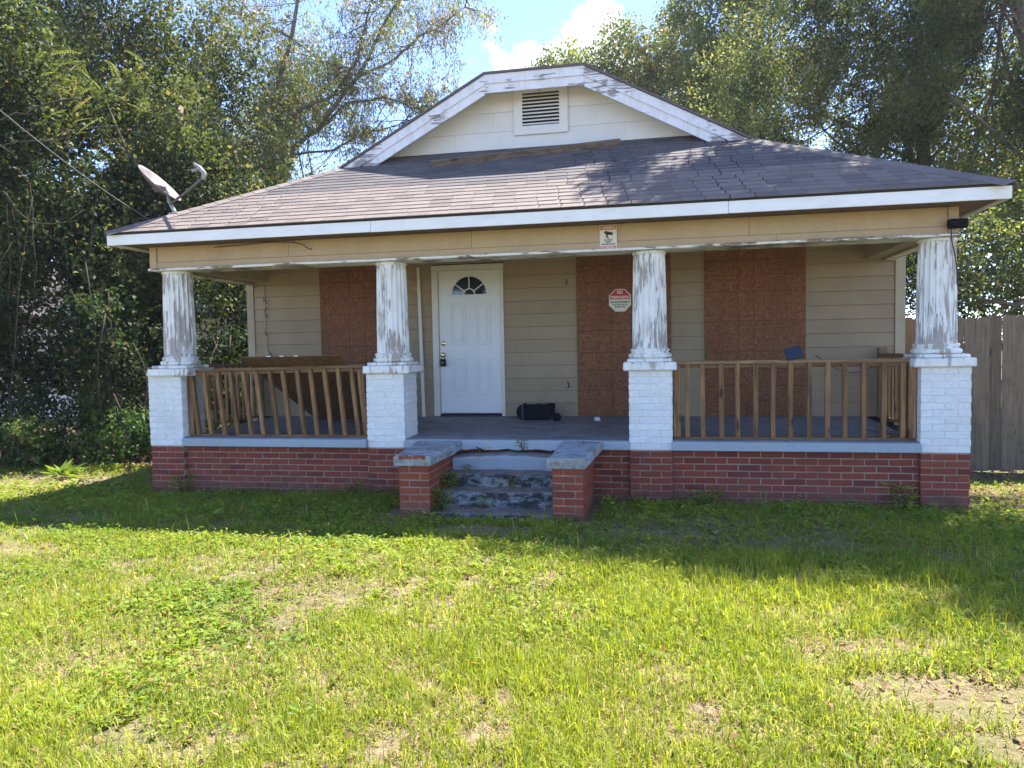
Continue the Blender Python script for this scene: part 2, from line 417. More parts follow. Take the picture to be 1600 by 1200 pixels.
def text(name, body, size, mat, parent, c, width=None, bold=0.0, depth=.0006):
    cu = bpy.data.curves.new('t', 'FONT'); cu.body = body; cu.size = size; cu.align_x = 'CENTER'; cu.align_y = 'CENTER'
    cu.extrude = depth; cu.offset = bold; cu.resolution_u = 2
    o = bpy.data.objects.new('t', cu); COL.objects.link(o)
    dg = bpy.context.evaluated_depsgraph_get(); me = bpy.data.meshes.new_from_object(o.evaluated_get(dg))
    bpy.data.objects.remove(o)
    me.transform(Matrix.Rotation(R(90), 4, 'X'))
    xs = [v.co.x for v in me.vertices]; wd = max(xs) - min(xs)
    if width: me.transform(Matrix.Diagonal((width / wd, 1, 1, 1)))
    me.materials.clear(); me.materials.append(mat); me.name = name
    return link(name, me, c, parent)
def np_mesh(name, V, F, mat, parent=None, origin=(0, 0, 0), tint=None, alt=None, tris=None):
    """V (n,3); F (m,4) quads; tris (k,3)"""
    me = bpy.data.meshes.new(name); V = np.asarray(V, np.float32) - np.asarray(origin, np.float32)
    nq = 0 if F is None else len(F); nt = 0 if tris is None else len(tris)
    me.vertices.add(len(V)); me.vertices.foreach_set('co', V.ravel())
    lv = np.concatenate([a.ravel() for a in (F, tris) if a is not None and len(a)]).astype(np.int32)
    me.loops.add(len(lv)); me.loops.foreach_set('vertex_index', lv)
    me.polygons.add(nq + nt)
    ls = np.concatenate([np.arange(nq) * 4, nq * 4 + np.arange(nt) * 3]).astype(np.int32)
    me.polygons.foreach_set('loop_start', ls)
    me.update(calc_edges=True)
    for nm, arr in (('tint', tint), ('alt', alt)):
        if arr is not None:
            a = me.attributes.new(nm, 'FLOAT', 'POINT'); a.data.foreach_set('value', np.asarray(arr, np.float32))
    me.materials.append(mat)
    return link(name, me, origin, parent)

# vectorised value noise
def _h(ix, iy, iz, seed):
    n = (ix * 374761393 + iy * 668265263 + iz * 2147483647 + seed * 1274126177) & 0xffffffff
    n = ((n ^ (n >> 13)) * 1274126177) & 0xffffffff
    return ((n ^ (n >> 16)) & 0xffff) / 65535.0
def vnoise(P, seed=0):
    P = np.asarray(P, float); I = np.floor(P).astype(np.int64); Fr = P - I; Fr = Fr * Fr * (3 - 2 * Fr); o = 0
    for dx in (0, 1):
        for dy in (0, 1):
            for dz in (0, 1):
                w_ = (Fr[:, 0] if dx else 1 - Fr[:, 0]) * (Fr[:, 1] if dy else 1 - Fr[:, 1]) * (Fr[:, 2] if dz else 1 - Fr[:, 2])
                o = o + w_ * _h(I[:, 0] + dx, I[:, 1] + dy, I[:, 2] + dz, seed)
    return o
def fbm(P, seed=0, oct=3):
    P = np.asarray(P, float); s_ = 0; a = .5; t = 0
    for k in range(oct): s_ = s_ + a * vnoise(P * 2 ** k, seed + k * 7); t += a; a *= .5
    return s_ / t

# ------------------------------------------------------------------ ground
def gh(x, y):
    P = np.stack([np.asarray(x, float), np.asarray(y, float), np.zeros_like(np.asarray(x, float))], 1)
    return (vnoise(P * .7, 3) - .5) * .05 + (vnoise(P * 3, 4) - .5) * .018 - .03 * np.clip((P[:, 1] + 1.0), 0, 1)
xs = np.concatenate([[-150, -90, -60, -35, -22], np.arange(-15, 8.01, .12), [12, 18, 30, 60, 90, 150]])
ys = np.concatenate([[-150, -100, -40, -20, -12], np.arange(-8, 5.01, .12), [8, 12, 18, 30, 60, 100, 150]])
GX, GY = np.meshgrid(xs, ys); gx = GX.ravel(); gy = GY.ravel()
near = (np.abs(gx) < 16) & (gy > -9) & (gy < 6)
gz = np.where(near, gh(gx, gy), -.03)
nx, ny = len(xs), len(ys)
ii = (np.arange(ny - 1)[:, None] * nx + np.arange(nx - 1)[None]).ravel()
gro = np_mesh('ground', np.stack([gx, gy, gz], 1), np.stack([ii, ii + 1, ii + nx + 1, ii + nx], 1), MT['soil'])
for p in gro.data.polygons: p.use_smooth = True
tag(gro, kind='structure')

# lens glare over the trees, added as a thin scattering haze
hm = bpy.data.materials.new('glare_haze_air'); hm.use_nodes = True; hn = hm.node_tree; hn.nodes.clear()
pv = hn.nodes.new('ShaderNodeVolumePrincipled'); pv.inputs['Color'].default_value = (.93, .96, 1, 1); pv.inputs['Density'].default_value = GLARE_HAZE; pv.inputs['Anisotropy'].default_value = .35
ho = hn.nodes.new('ShaderNodeOutputMaterial'); hn.links.new(pv.outputs[0], ho.inputs['Volume'])
hz = MB().box(-155, 155, -155, 155, -1.2, 18.5).build('glare_haze', hm); tag(hz, kind='stuff')

# ------------------------------------------------------------------ house
XL, XR, YW = -5.80, 2.86, 2.10
H = empty('bungalow', (-1.5, 0, 0), 'one storey tan house with white peeling porch columns and boarded up windows', 'house')

def deckz(y): return .61 + .055 * (y + .06) / 2.16
# porch slab: top slopes up towards the wall
mb = MB()
mb.add([(-5.44, .02, .522), (2.42, .02, .512), (2.42, YW + .1, .5), (-5.44, YW + .1, .5),
        (-5.44, .02, deckz(.02)), (2.42, .02, deckz(.02)), (2.42, YW + .1, deckz(YW + .1)), (-5.44, YW + .1, deckz(YW + .1))],
       [(0, 1, 2, 3), (4, 7, 6, 5), (0, 4, 5, 1), (1, 5, 6, 2), (2, 6, 7, 3), (3, 7, 4, 0)])
mb.build('porch_floor', MT['deck'], H)
for (a, b) in ((-5.415, -3.165), (-2.725, -2.58), (-.60, -.325), (.095, 2.39)):
    boxo('porch_edge', MT['deckedge'], H, a, b, -.055, .018, .517, .606, .006)
# uneven edge above the steps
mb = MB()
pts = [(-2.58 + i * .11, -.065 - .015 * math.sin(i * 1.9)) for i in range(19)]
n_ = len(pts)
vs = [(x, y, .515 + .008 * math.sin(i * 2.3)) for i, (x, y) in enumerate(pts)] + [(x, y + .006, .60) for x, y in pts] + [(x, y + .02, .612) for x, y in pts] + [(x, .018, .612) for x, y in pts] + [(x, .018, .515) for x, y in pts]
fs = []
for r_ in range(5):
    for i in range(n_ - 1):
        a = r_ * n_ + i; b = ((r_ + 1) % 5) * n_ + i; fs.append((a, a + 1, b + 1, b))
fs += [tuple(r_ * n_ for r_ in range(5)), tuple(r_ * n_ + n_ - 1 for r_ in range(5))]
mb.add(vs, fs); mb.build('porch_edge', MT['deckedge'], H)

# ---- bricks
FULL, HALF, COURSE, JT = .203, .0962, .0677, .0107
def brick_mesh(L, seed, mat, depth=.09):
    r_ = random.Random(seed); j = lambda a: (r_.random() - .5) * 2 * a
    mb = MB().box(-L / 2, L / 2, 0, depth, 0, COURSE - JT, .0035)
    mb.v = [v + Vector((j(.0022), j(.0022) if v.y < .05 else 0, j(.0018))) for v in mb.v]
    me = bpy.data.meshes.new('brick'); me.from_pydata([tuple(v) for v in mb.v], [], mb.f); me.materials.append(mat)
    bm = bmesh.new(); bm.from_mesh(me); bmesh.ops.recalc_face_normals(bm, faces=bm.faces); bm.to_mesh(me); bm.free()
    return me
BM = {}
def bmesh_for(kind, L):
    key = (kind, round(L, 3))
    if key not in BM: BM[key] = [brick_mesh(L, hash(key) % 1000 + k, MT[kind]) for k in range(5)]
    return random.choice(BM[key])
def run(x0, x1, row, full=FULL):
    """brick spans of one course between x0 and x1"""
    out = []; x = x0 if row % 2 == 0 else x0 - (FULL + JT) / 2
    while x < x1 - .012:
        a = max(x, x0); b = min(x + full, x1)
        if b - a > .02: out.append((a, b))
        x += full + JT
    return out
cands = {'brick': [], 'wbrick': [], 'cbrick': []}
def face_y(kind, x0, x1, y, z0, rows, pri, r0=0, skip=None):      # face towards -y
    for r_ in range(rows):
        for a, b in run(x0, x1, r_ + r0):
            cands[kind].append((pri, (a + b) / 2, y + random.uniform(-.0025, .0025), z0 + r_ * COURSE, b - a, 0))
def face_x(kind, x, sgn, y0, y1, z0, rows, pri, r0=0):           # face towards sgn*x
    for r_ in range(rows):
        for a, b in run(y0, y1, r_ + r0):
            cands[kind].append((pri, x + random.uniform(-.002, .002), (a + b) / 2, z0 + r_ * COURSE, b - a, sgn))
def emit(kind, parent, name, limit=300):
    L_ = sorted(cands[kind], key=lambda c: c[0]); rest = MB()
    for i, (p, x, y, z, L, s) in enumerate(L_):
        rot = 0 if s == 0 else (R(90) if s > 0 else R(-90))
        me = bmesh_for(kind, L)
        if i < limit:
            link(name, me, (x, y, z), parent, (0, random.uniform(-.004, .004), rot))
        else:
            mt = Matrix.Translation((x, y, z)) @ Matrix.Rotation(rot, 4, 'Z')
            rest.add([mt @ v.co for v in me.vertices], [tuple(f.vertices) for f in me.polygons])
    if rest.v: tag(rest.build(name + 's', MT[kind + '_i'] if kind + '_i' in MT else MT[kind], parent), kind='stuff')
    cands[kind] = []
PW = .428
PIERS = [(-5.857, 0), (-3.160, 1), (-.325, 2), (2.396, 3)]
ZB = .512 - 9 * COURSE
for x0, k in PIERS:
    x1 = x0 + PW; rec = .007
    boxo('pier_core', MT['mortar'], H, x0 + rec, x1 - rec, rec, PW - rec, -.15, .514, .001)
    boxo('painted_pier_core', MT['wmortar'], H, x0 + .0015, x1 - .0015, .0022, PW - .0015, .5145, 1.322, .001)
    face_y('brick', x0, x1, 0, ZB, 9, 0, r0=k)
    face_y('wbrick', x0 - .003, x1 + .003, -.002, .516, 12, 0, r0=k + 1)
    rv = (k <= 1)
    face_x('wbrick', x1 + .002, 1, .095, PW, .516, 12, 1 if rv else 3, r0=k)
    face_x('wbrick', x0 - .002, -1, .095, PW, .516, 12, 3, r0=k)
    face_x('brick', x1, 1, .095, .15 if k < 3 else PW, ZB, 9, 2, r0=k + 1)
    if k == 0: face_x('brick', x0, -1, .095, PW, ZB, 9, 4, r0=k + 1)
for a, b, r0 in ((-5.425, -3.166, 0), (-2.728, -.331, 1), (.107, 2.39, 0)):
    yy = .055
    boxo('porch_wall_core', MT['mortar'], H, a - .004, b + .004, yy + .007, yy + .2, -.15, .5115, .001)
    if r0 == 1:
        face_y('brick', -2.728, -2.10, yy, ZB, 9, 5, 1); face_y('brick', -2.10, -.62, yy, ZB, 9, 6, 1); face_y('brick', -.62, -.331, yy, ZB, 9, 1, 1)
    else: face_y('brick', a, b, yy, ZB, 9, 0, r0)
emit('brick', H, 'brick'); emit('wbrick', H, 'painted_brick')

# ---- pier caps and columns
def column(cx_, cy_, z0, z1, mat, worn):
    zc = 1.322
    cap = MB().box(cx_ - .265, cx_ + .265, -.05, .48, zc, zc + .085, .012)
    r_ = random.Random(int(cx_ * 100))
    cap.v = [v + Vector((r_.uniform(-.004, .004), r_.uniform(-.006, .004), r_.uniform(-.003, .003))) for v in cap.v]
    cap.build('pier_cap', MT['capslab'], H)
    boxo('column_plinth', MT['capslab'], H, cx_ - .225, cx_ + .225, cy_ - .225, cy_ + .225, zc + .087, zc + .122, .01)
    zb = zc + .123
    prof = [(.20, zb), (.215, zb + .01), (.222, zb + .028), (.214, zb + .046), (.196, zb + .052), (.19, zb + .064), (.196, zb + .07), (.203, zb + .082), (.198, zb + .094), (.185, zb + .10)]
    MB().lathe(prof, (cx_, cy_, 0), 40).build('column_base', MT['capslab'], H)
    zs_ = zb + .10; NF = 20; SP = 6; vs = []; NR = 15
    for i in range(NR):
        t = i / (NR - 1); z = zs_ + (z1 - .03 - zs_) * t; rad = .178 - .018 * t ** 1.5
        for k in range(NF * SP):
            a = 2 * math.pi * k / (NF * SP); u = (k % SP) / SP
            d = .0 if k % SP == 0 else -.012 * math.sin(math.pi * u) ** .6
            ed = 1 - max(0, 1 - (i / .6)) if i < 1 else (1 if i < NR - 1 else .1)
            vs.append((cx_ + (rad + d * ed) * math.cos(a), cy_ + (rad + d * ed) * math.sin(a), z))
    N = NF * SP; fs = []
    for i in range(NR - 1):
        for k in range(N): a = i * N + k; b = i * N + (k + 1) % N; fs.append((a, b, b + N, a + N))
    fs += [tuple(range((NR - 1) * N, NR * N))]
    MB().add(vs, fs).build('column', mat, H)
    MB().lathe([(.165, z1 - .032), (.17, z1 - .028), (.172, z1 - .006), (.165, z1 - .001)], (cx_, cy_, 0), 40).build('column_collar', MT['capslab'], H)
for (x0, k), cxx in zip(PIERS, (-5.575, -2.92, -.118, 2.59)):
    column(cxx, .215, 1.4, 2.538, MT['column_worn'] if k in (0, 3) else MT['column'], k)

# ---- beam
bz0, bz1, bzs = 2.545, 2.81, 2.632
def bbeam(name, mat, x0, x1, y0, y1, z0, z1): return boxo(name, mat, H, x0, x1, y0, y1, z0, z1, .002)
boxo('beam_core', MT['corner'], H, -5.76, 2.68, .06, .34, bz0 + .012, bz1 - .003, .002)
cuts = [-5.70, -4.05, -1.95, .85, 2.62]
for a, b in zip(cuts[:-1], cuts[1:]): bbeam('beam_board', MT['beam'], a + .0015, b - .0015, .034, .0585, bzs + .002, bz1)
for a, b in ((-5.70, -2.3), (-2.3, 1.1), (1.1, 2.62)): bbeam('beam_lower_board', MT['beam'], a + .001, b - .001, .026, .0585, bz0 + .018, bzs - .001)
bbeam('beam_end_board', MT['beam'], -5.79, -5.702, .02, .0585, bz0 + .012, bz1)
bbeam('beam_end_board', MT['beam'], 2.622, 2.71, .02, .0585, bz0 + .012, bz1)
bbeam('beam_trim', MT['trim'], -5.80, 2.715, .0265, .36, bz0 - .006, bz0 + .011)
boxo('beam_trim', MT['trim'], H, -5.80, 2.715, -.008, .0255, bz0 - .009, bz0 + .019, .006)
for xa, xb in ((-5.79, -5.70), (2.62, 2.71)):  # side beams back to the wall
    boxo('side_beam', MT['beam'], H, xa, xb, .345, YW - .003, bz0 + .012, bz1, .003)
    boxo('side_beam_trim', MT['trim'], H, xa - .006, xb + .01, .365, YW - .004, bz0 - .004, bz0 + .010, .002)
    boxo('inner_side_beam', MT['corner'], H, xb + .003 if xa < 0 else xa - .19, xb + .19 if xa < 0 else xa - .003, .345, YW - .003, bz0 + .03, bz1, .003)
boxo('porch_ceiling', MT['corner'], H, -5.69, 2.61, .342, YW - .005, 2.812, 2.83, .001)

# ---- walls
def sided(name, x0, x1, z0, z1):
    z = z0
    while z < z1 - .02:
        zt = min(z + .170, z1)
        # lap board: thicker at its lower edge
        mb = MB().prism([(YW - .022, z + .003), (YW - .008, zt), (YW + .003, zt), (YW + .003, z + .003)], x0, x1, 'x')
        mb.build('siding_board', MT['siding'], H); z += .170
zb0 = deckz(YW) - .002
DX0, DX1 = -3.045, -2.052
O1, O2, O3 = (-4.68, -3.50), (-1.08, .118), (.536, 1.74)
boxo('front_wall', MT['dark'], H, XL, DX0 + .02, YW + .004, YW + .14, 0, 2.83, 0)  # core coloured black so the board gaps read as shade lines
boxo('front_wall', MT['dark'], H, DX1 - .02, XR, YW + .004, YW + .14, 0, 2.83, 0)
boxo('front_wall', MT['dark'], H, DX0 + .021, DX1 - .021, YW + .004, YW + .14, 2.69, 2.83, 0)
for a, b in ((XL + .1, O1[0] + .03), (O1[0] + .031, O1[1] - .031), (O1[1] - .03, DX0 - .001), (DX1 + .001, O2[0] + .03), (O2[0] + .031, O2[1] - .031), (O2[1] - .03, O3[0] + .03), (O3[0] + .031, O3[1] - .031), (O3[1] - .03, XR - .105)):
    sided('siding', a + .001, b - .001, zb0, 2.80)
sided('siding', DX0 + .0, DX1 - .0, 2.72, 2.80)
for a, b in ((XL - .01, XL + .098), (XR - .103, XR + .01)):
    boxo('corner_board', MT['corner'], H, a, b, YW - .032, YW + .11, zb0 - .1, 2.83, .003)
boxo('side_wall', MT['siding'], H, XL, XL + .12, YW + .141, 12.2, -.1, 2.80, 0)
boxo('side_wall', MT['siding'], H, XR - .12, XR, YW + .141, 12.2, -.1, 2.80, 0)
boxo('back_wall', MT['siding'], H, XL + .121, XR - .121, 12.08, 12.2, -.1, 2.80, 0)
for xx, s_ in ((XL, -1), (XR, 1)):
    mb = MB(); z = .3
    while z < 2.75:
        mb.prism([(xx + s_ * .022, z), (xx + s_ * .006, z + .168), (xx + s_ * .001, z + .168), (xx + s_ * .001, z)], YW + .115, 12.2, 'y'); z += .17
    tag(mb.build('side_siding_boards', MT['siding'], H), kind='stuff')

# ---- boarded windows
def board_panel(x0, x1, xs_, zs_, splits):
    mt = osb('osb_sheet_%d' % int(x0 * 10 + 100), OC1, OC2, xs_, zs_)
    ed = [zb0 + .004] + splits + [2.80]
    for a, b in zip(ed[:-1], ed[1:]):
        o = boxo('window_board', mt, H, x0, x1, YW - .036 - random.uniform(0, .002), YW - .0235, a + .0015, b - .0015, .0015)
        mb = MB()
        for zz in np.arange(a + .12, b - .05, .33):
            for xx in (x0 + .035, x1 - .035): mb.lathe([(.007, YW - .0395), (.007, YW - .0362)], (xx, 0, zz), 8, 'y')
        mb.build('nail_heads', MT['blackmetal'], o)
board_panel(*O1, [-4.25, -4.02, -3.86], [2.68, 2.53, 2.31, 2.09, 1.64, 1.42], [1.88])
board_panel(*O2, [-.63, -.37], [2.62, 2.40, 2.17, 1.78, 1.50, 1.27, 1.01], [1.88])
board_panel(*O3, [.94, 1.13], [2.62, 2.43, 2.23, 1.86, 1.48, 1.26, 1.05], [1.82])

# ---- door
fr = DX0, DX1
boxo('door_frame', MT['doorframe'], H, DX0, DX0 + .085, YW - .045, YW + .10, zb0 + .006, 2.63, .004)
boxo('door_frame', MT['doorframe'], H, DX1 - .048, DX1, YW - .045, YW + .10, zb0 + .006, 2.63, .004)
boxo('door_frame', MT['doorframe'], H, DX0, DX1, YW - .047, YW + .10, 2.632, 2.705, .004)
boxo('door_sill', MT['blackmetal'], H, DX0 + .087, DX1 - .05, YW - .05, YW + .08, zb0 + .002, zb0 + .028, .004)
dx0, dx1, dz0, dz1, dy = DX0 + .09, DX1 - .053, .706, 2.629, YW - .012
D = boxo('front_door', MT['door'], H, dx0, dx1, dy, dy + .045, dz0, dz1, .002); D['label'] = 'white panelled front door with half round glass fan window'
dc = (dx0 + dx1) / 2
def ring(mb, x0, x1, z0, z1, wv, y0, y1):
    mb.box(x0, x1, y0, y1, z0, z0 + wv, .002); mb.box(x0, x1, y0, y1, z1 - wv, z1, .002)
    mb.box(x0, x0 + wv, y0, y1, z0 + wv, z1 - wv, .002); mb.box(x1 - wv, x1, y0, y1, z0 + wv, z1 - wv, .002)
for (a, b, c, d) in ((-2.79, -2.585, 1.63, 2.20), (-2.44, -2.24, 1.63, 2.20), (-2.78, -2.58, .955, 1.45), (-2.44, -2.24, .955, 1.45)):
    mb = MB(); ring(mb, a, b, c, d, .016, dy - .011, dy + .001); mb.box(a + .045, b - .045, dy - .010, dy + .001, c + .045, d - .045, .004)
    mb.build('door_panel', MT['door'], D)
fx, fz, fr_ = dc + .005, 2.305, .245
mb = MB()
def arc(mb, r0, r1, y0, y1, a0=0, a1=180, n=24):
    vs = []; 
    for i in range(n + 1):
        t = R(a0 + (a1 - a0) * i / n)
        for r_ in (r0, r1):
            for y in (y0, y1): vs.append((fx + r_ * math.cos(t), y, fz + r_ * math.sin(t)))
    fs = []
    for i in range(n):
        k = i * 4; fs += [(k, k + 4, k + 6, k + 2), (k + 1, k + 3, k + 7, k + 5), (k + 2, k + 6, k + 7, k + 3), (k, k + 1, k + 5, k + 4)]
    fs += [(0, 2, 3, 1), (n * 4, n * 4 + 1, n * 4 + 3, n * 4 + 2)]
    mb.add(vs, fs)
arc(mb, fr_ - .004, fr_ + .028, dy - .016, dy + .001); arc(mb, .070, .085, dy - .012, dy + .001, n=14)
mb.box(fx - fr_ - .028, fx + fr_ + .028, dy - .016, dy + .001, fz - .026, fz + .001)
for a in (36, 72 + 18, 144): 
    xf = Matrix.Translation((fx, 0, fz)) @ Matrix.Rotation(-R(a), 4, 'Y')
    mb.box(.08, fr_, dy - .012, dy + .001, -.007, .007, xf=xf)
FW = mb.build('fan_window_frame', MT['door'], D)
for a0, a1 in ((0, 36), (36, 90), (90, 144), (144, 180)):
    mb = MB(); arc(mb, .083, fr_ - .002, dy - .006, dy - .003, a0 + 1, a1 - 1, 8); mb.build('pane', MT['glass'], FW) if False else mb.build('pane', MT['glass'], D)
mb = MB(); arc(mb, .004, .071, dy - .006, dy - .003, 0, 180, 10); mb.build('pane', MT['glass'], D)
kx = dx0 + .055
MB().lathe([(.030, dy - .008), (.033, dy - .004), (.033, dy)], (kx, 0, 1.655), 20, 'y').build('deadbolt', MT['brass'], D)
MB().lathe([(.010, dy - .06), (.024, dy - .058), (.029, dy - .045), (.024, dy - .03), (.012, dy - .022), (.012, dy - .008), (.031, dy - .006), (.031, dy)], (kx, 0, 1.50), 20, 'y').build('door_knob', MT['brass'], D)

# ---- roof
EX0, EX1, EY, EZ, SL = -6.0, 2.98, -.40, 2.925, .53
def rf(y): return EZ + SL * (y - EY)
YG, YRK, ZT = 1.90, 1.55, 4.975
mb = MB()
def xl(z): return EX0 + (z - EZ) / SL
def xr(z): return EX1 - (z - EZ) / SL
T = .03
zr = EZ + SL * (EX1 - EX0) / 2; xm = (EX0 + EX1) / 2
yk = EY + (3.99 - EZ) / SL
front = [(EX0, EY, EZ), (EX1, EY, EZ), (xr(rf(YG)), YG, rf(YG)), (xl(rf(YG)), YG, rf(YG))]
yrid = YRK + 1.25
left = [(EX0, EY, EZ), (xl(rf(YRK)), YRK, rf(YRK)), (xl(ZT), YRK, ZT), (xm, yrid, zr), (xm, 12.6 - (zr - EZ) / SL, zr), (EX0, 12.6, EZ)]
right = [(EX1, EY, EZ), (xr(rf(YRK)), YRK, rf(YRK)), (xr(ZT), YRK, ZT), (xm, yrid, zr), (xm, 12.6 - (zr - EZ) / SL, zr), (EX1, 12.6, EZ)]
jerk = [(xl(ZT), YRK, ZT), (xr(ZT), YRK, ZT), (xm, yrid, zr)]
back = [(EX0, 12.6, EZ), (EX1, 12.6, EZ), (xm, 12.6 - (zr - EZ) / SL, zr)]
for poly in (front, left, right, jerk, back):
    n = len(poly); vs = [Vector(p) for p in poly] + [Vector(p) - Vector((0, 0, T)) for p in poly]
    mb.add(vs, [tuple(range(n)), tuple(reversed(range(n, 2 * n)))] + [(i, (i + 1) % n, (i + 1) % n + n, i + n) for i in range(n)])
RO = mb.build('roof', simple('roof_felt', (.035, .032, .032), .95), H)
# shingle tabs on the front slope
EXPO = .127; cosr = 1 / math.sqrt(1 + SL * SL); nrm = Vector((0, -SL * cosr, cosr)); up = Vector((0, cosr, SL * cosr))
SH = {}
def tab_mesh(L, k):
    key = (round(L, 2), k)
    if key not in SH:
        r_ = random.Random(hash(key)); j = lambda a: r_.uniform(-a, a)
        d = EXPO + .03; vs = []
        for zz in (0, 1):
            for (x, y) in ((-L / 2 + .005, 0), (L / 2 - .005, 0), (L / 2 - .004, d), (-L / 2 + .004, d)):
                h = (.009 if y == 0 else .0005) if zz else (.0005 if y == 0 else -.002)
                vs.append(Vector((x + j(.002), 0, 0)) + up * (y + (j(.004) if y == 0 else 0)) + nrm * (h + (j(.0015) if y == 0 and zz else 0)))
        me = bpy.data.meshes.new('shingle'); me.from_pydata(vs, [], [(0, 3, 2, 1), (4, 5, 6, 7), (0, 1, 5, 4), (1, 2, 6, 5), (2, 3, 7, 6), (3, 0, 4, 7)])
        me.materials.append(MT['shingle']); SH[key] = me
    return SH[key]
cnt = 0; rest = MB(); row = 0; s = -.022
slope_len = (YG - EY) / cosr
while s < slope_len - .03:
    y = EY + s * cosr; z = rf(y) + .001
    a0 = EX0 + max(0, y - EY) + .12; a1 = EX1 - max(0, y - EY) - .12
    x = a0 - random.uniform(0, .03) - (row % 2) * .1125 - (row // 2 % 3) * .04
    while x < a1 - .03:
        a = max(x, a0); b = min(x + .225, a1)
        if b - a > .04:
            Lq = round(b - a, 2)
            me = tab_mesh(Lq, random.randrange(4))
            if cnt < 300: link('shingle', me, ((a + b) / 2, y, z), RO); cnt += 1
            else: rest.add([v.co + Vector(((a + b) / 2, y, z)) for v in me.vertices], [tuple(f.vertices) for f in me.polygons])
        x += .225
    s += EXPO; row += 1
tag(rest.build('shingles', MT['shingle_i'], RO), kind='stuff')
# side slopes: shingle courses as overlapping strips
for sgn, ex in ((1, EX0), (-1, EX1)):
    mb = MB(); k = 0; s = -.02
    while s < (ZT - EZ) / SL / cosr - .1:
        d = s * cosr; z = EZ + SL * d; y0 = EY + max(0, d) + .12 if z < rf(YRK) else YRK - .01; y1 = 12.6 - max(d, 0)
        y = y0 - (k % 3) * .1
        while y < min(y1, 9):
            a = max(y, y0); b = y + .300
            if b - a > .03:
                dd = (EXPO + .03) * cosr
                p = [(ex + sgn * d, a, z + .008), (ex + sgn * d, b, z + .008), (ex + sgn * (d + dd), b, z + SL * dd + .002), (ex + sgn * (d + dd), a, z + SL * dd + .002)]
                q_ = [(v[0], v[1], v[2] - .007) for v in p]
                mb.add(p + q_, [(0, 1, 2, 3), (4, 7, 6, 5), (0, 4, 5, 1), (1, 5, 6, 2), (2, 6, 7, 3), (3, 7, 4, 0)])
            y += .305
        s += EXPO; k += 1
    tag(mb.build('side_shingles', MT['shingle_i'], RO), kind='stuff')
# hip caps
for sgn, ex in ((1, EX0), (-1, EX1)):
    A = Vector((ex - sgn * .01, EY - .01, EZ + .008)); Bp = Vector((ex + sgn * (YRK - EY), YRK, rf(YRK) + .012))
    dv = (Bp - A); Ln = dv.length; dv.normalize(); n = int(Ln / .15)
    nf = nrm.copy(); ns = Vector((-sgn * SL * cosr, 0, cosr))
    tf = (dv.cross(nf)).normalized(); 
    if tf.y > 0: tf = -tf
    ts = (dv.cross(ns)).normalized()
    if ts.x * sgn > 0: ts = -ts
    for i in range(n):
        p0 = A + dv * (i * Ln / n - .004); p1 = A + dv * ((i + 1) * Ln / n + .03)
        lift = Vector((0, 0, .004)); lo = Vector((0, 0, .000)); wd = .165
        vs = [p0 + tf * wd + lift, p0 + lift * 1.5, p0 + ts * wd + lift, p1 + tf * wd + lo, p1 + lo * 1.5, p1 + ts * wd + lo]
        vs += [v - Vector((0, 0, .008)) for v in vs]
        MB().add(vs, [(0, 1, 4, 3), (1, 2, 5, 4), (6, 9, 10, 7), (7, 10, 11, 8), (0, 6, 7, 1), (1, 7, 8, 2), (2, 8, 11, 5), (0, 3, 9, 6)]).build('hip_cap', MT['shingle'], RO)
# fascia
for a, b, dz in ((EX0 + .004, -2.905, 0), (-2.902, .618, .002), (.621, EX1 - .004, .0)):
    boxo('fascia_board', MT['fascia'], H, a, b, EY + .002, EY + .024, EZ - .140 - dz, EZ - .006, .003)
boxo('side_fascia', MT['fascia'], H, EX0 + .004, EX0 + .026, EY + .0255, 12.58, EZ - .138, EZ - .034, .002)
boxo('side_fascia', MT['fascia'], H, EX1 - .026, EX1 - .004, EY + .0255, 12.58, EZ - .138, EZ - .034, .002)
sz = EZ - .1125
boxo('soffit', MT['soffit'], H, EX0 + .027, EX1 - .027, EY + .026, .033, sz, sz + .012, .001)
boxo('soffit', MT['soffit'], H, EX0 + .027, -5.702 - .09, .034, 12.57, sz, sz + .012, .001)
boxo('soffit', MT['soffit'], H, 2.712, EX1 - .027, .034, 12.57, sz, sz + .012, .001)
# gablet
gz0 = rf(YG) - .02
zt = ZT - .03
mb = MB().prism([(xl(gz0) + .05, gz0), (xr(gz0) - .05, gz0), (xr(zt), zt), (xl(zt), zt)], YG + .012, YG + .06); mb.build('gable_wall', MT['gable'], H)
VX0, VX1, VZ0, VZ1 = -1.83, -1.135, 4.30, 4.93
r_ = random.Random(3); z = gz0
row = 0
while z < zt - .02:
    z2 = min(z + .245, zt); cutsx = [-9] + sorted([[-2.62, -1.47, -.42], [-2.1, .05], [-2.3], [-.6]][min(row, 3)]) + [9]
    for a, b in zip(cutsx[:-1], cutsx[1:]):
        A0, B0 = max(a + .0008, xl(z)), min(b - .0008, xr(z)); A1, B1 = max(a + .0008, xl(z2)), min(b - .0008, xr(z2))
        if B1 - A1 > .02:
            j = r_.uniform(0, .003)
            vs = [(A0, YG - .0045 - j, z + .001), (B0, YG - .0045 - j, z + .001), (B1, YG - .001, z2 - .001), (A1, YG - .001, z2 - .001), (A0, YG + .011, z + .002), (B0, YG + .011, z + .002), (B1, YG + .011, z2 - .001), (A1, YG + .011, z2 - .001)]
            MB().add(vs, [(0, 1, 2, 3), (4, 7, 6, 5), (0, 4, 5, 1), (1, 5, 6, 2), (2, 6, 7, 3), (3, 7, 4, 0)]).build('gable_board', MT['gable'], H)
    z = z2; row += 1
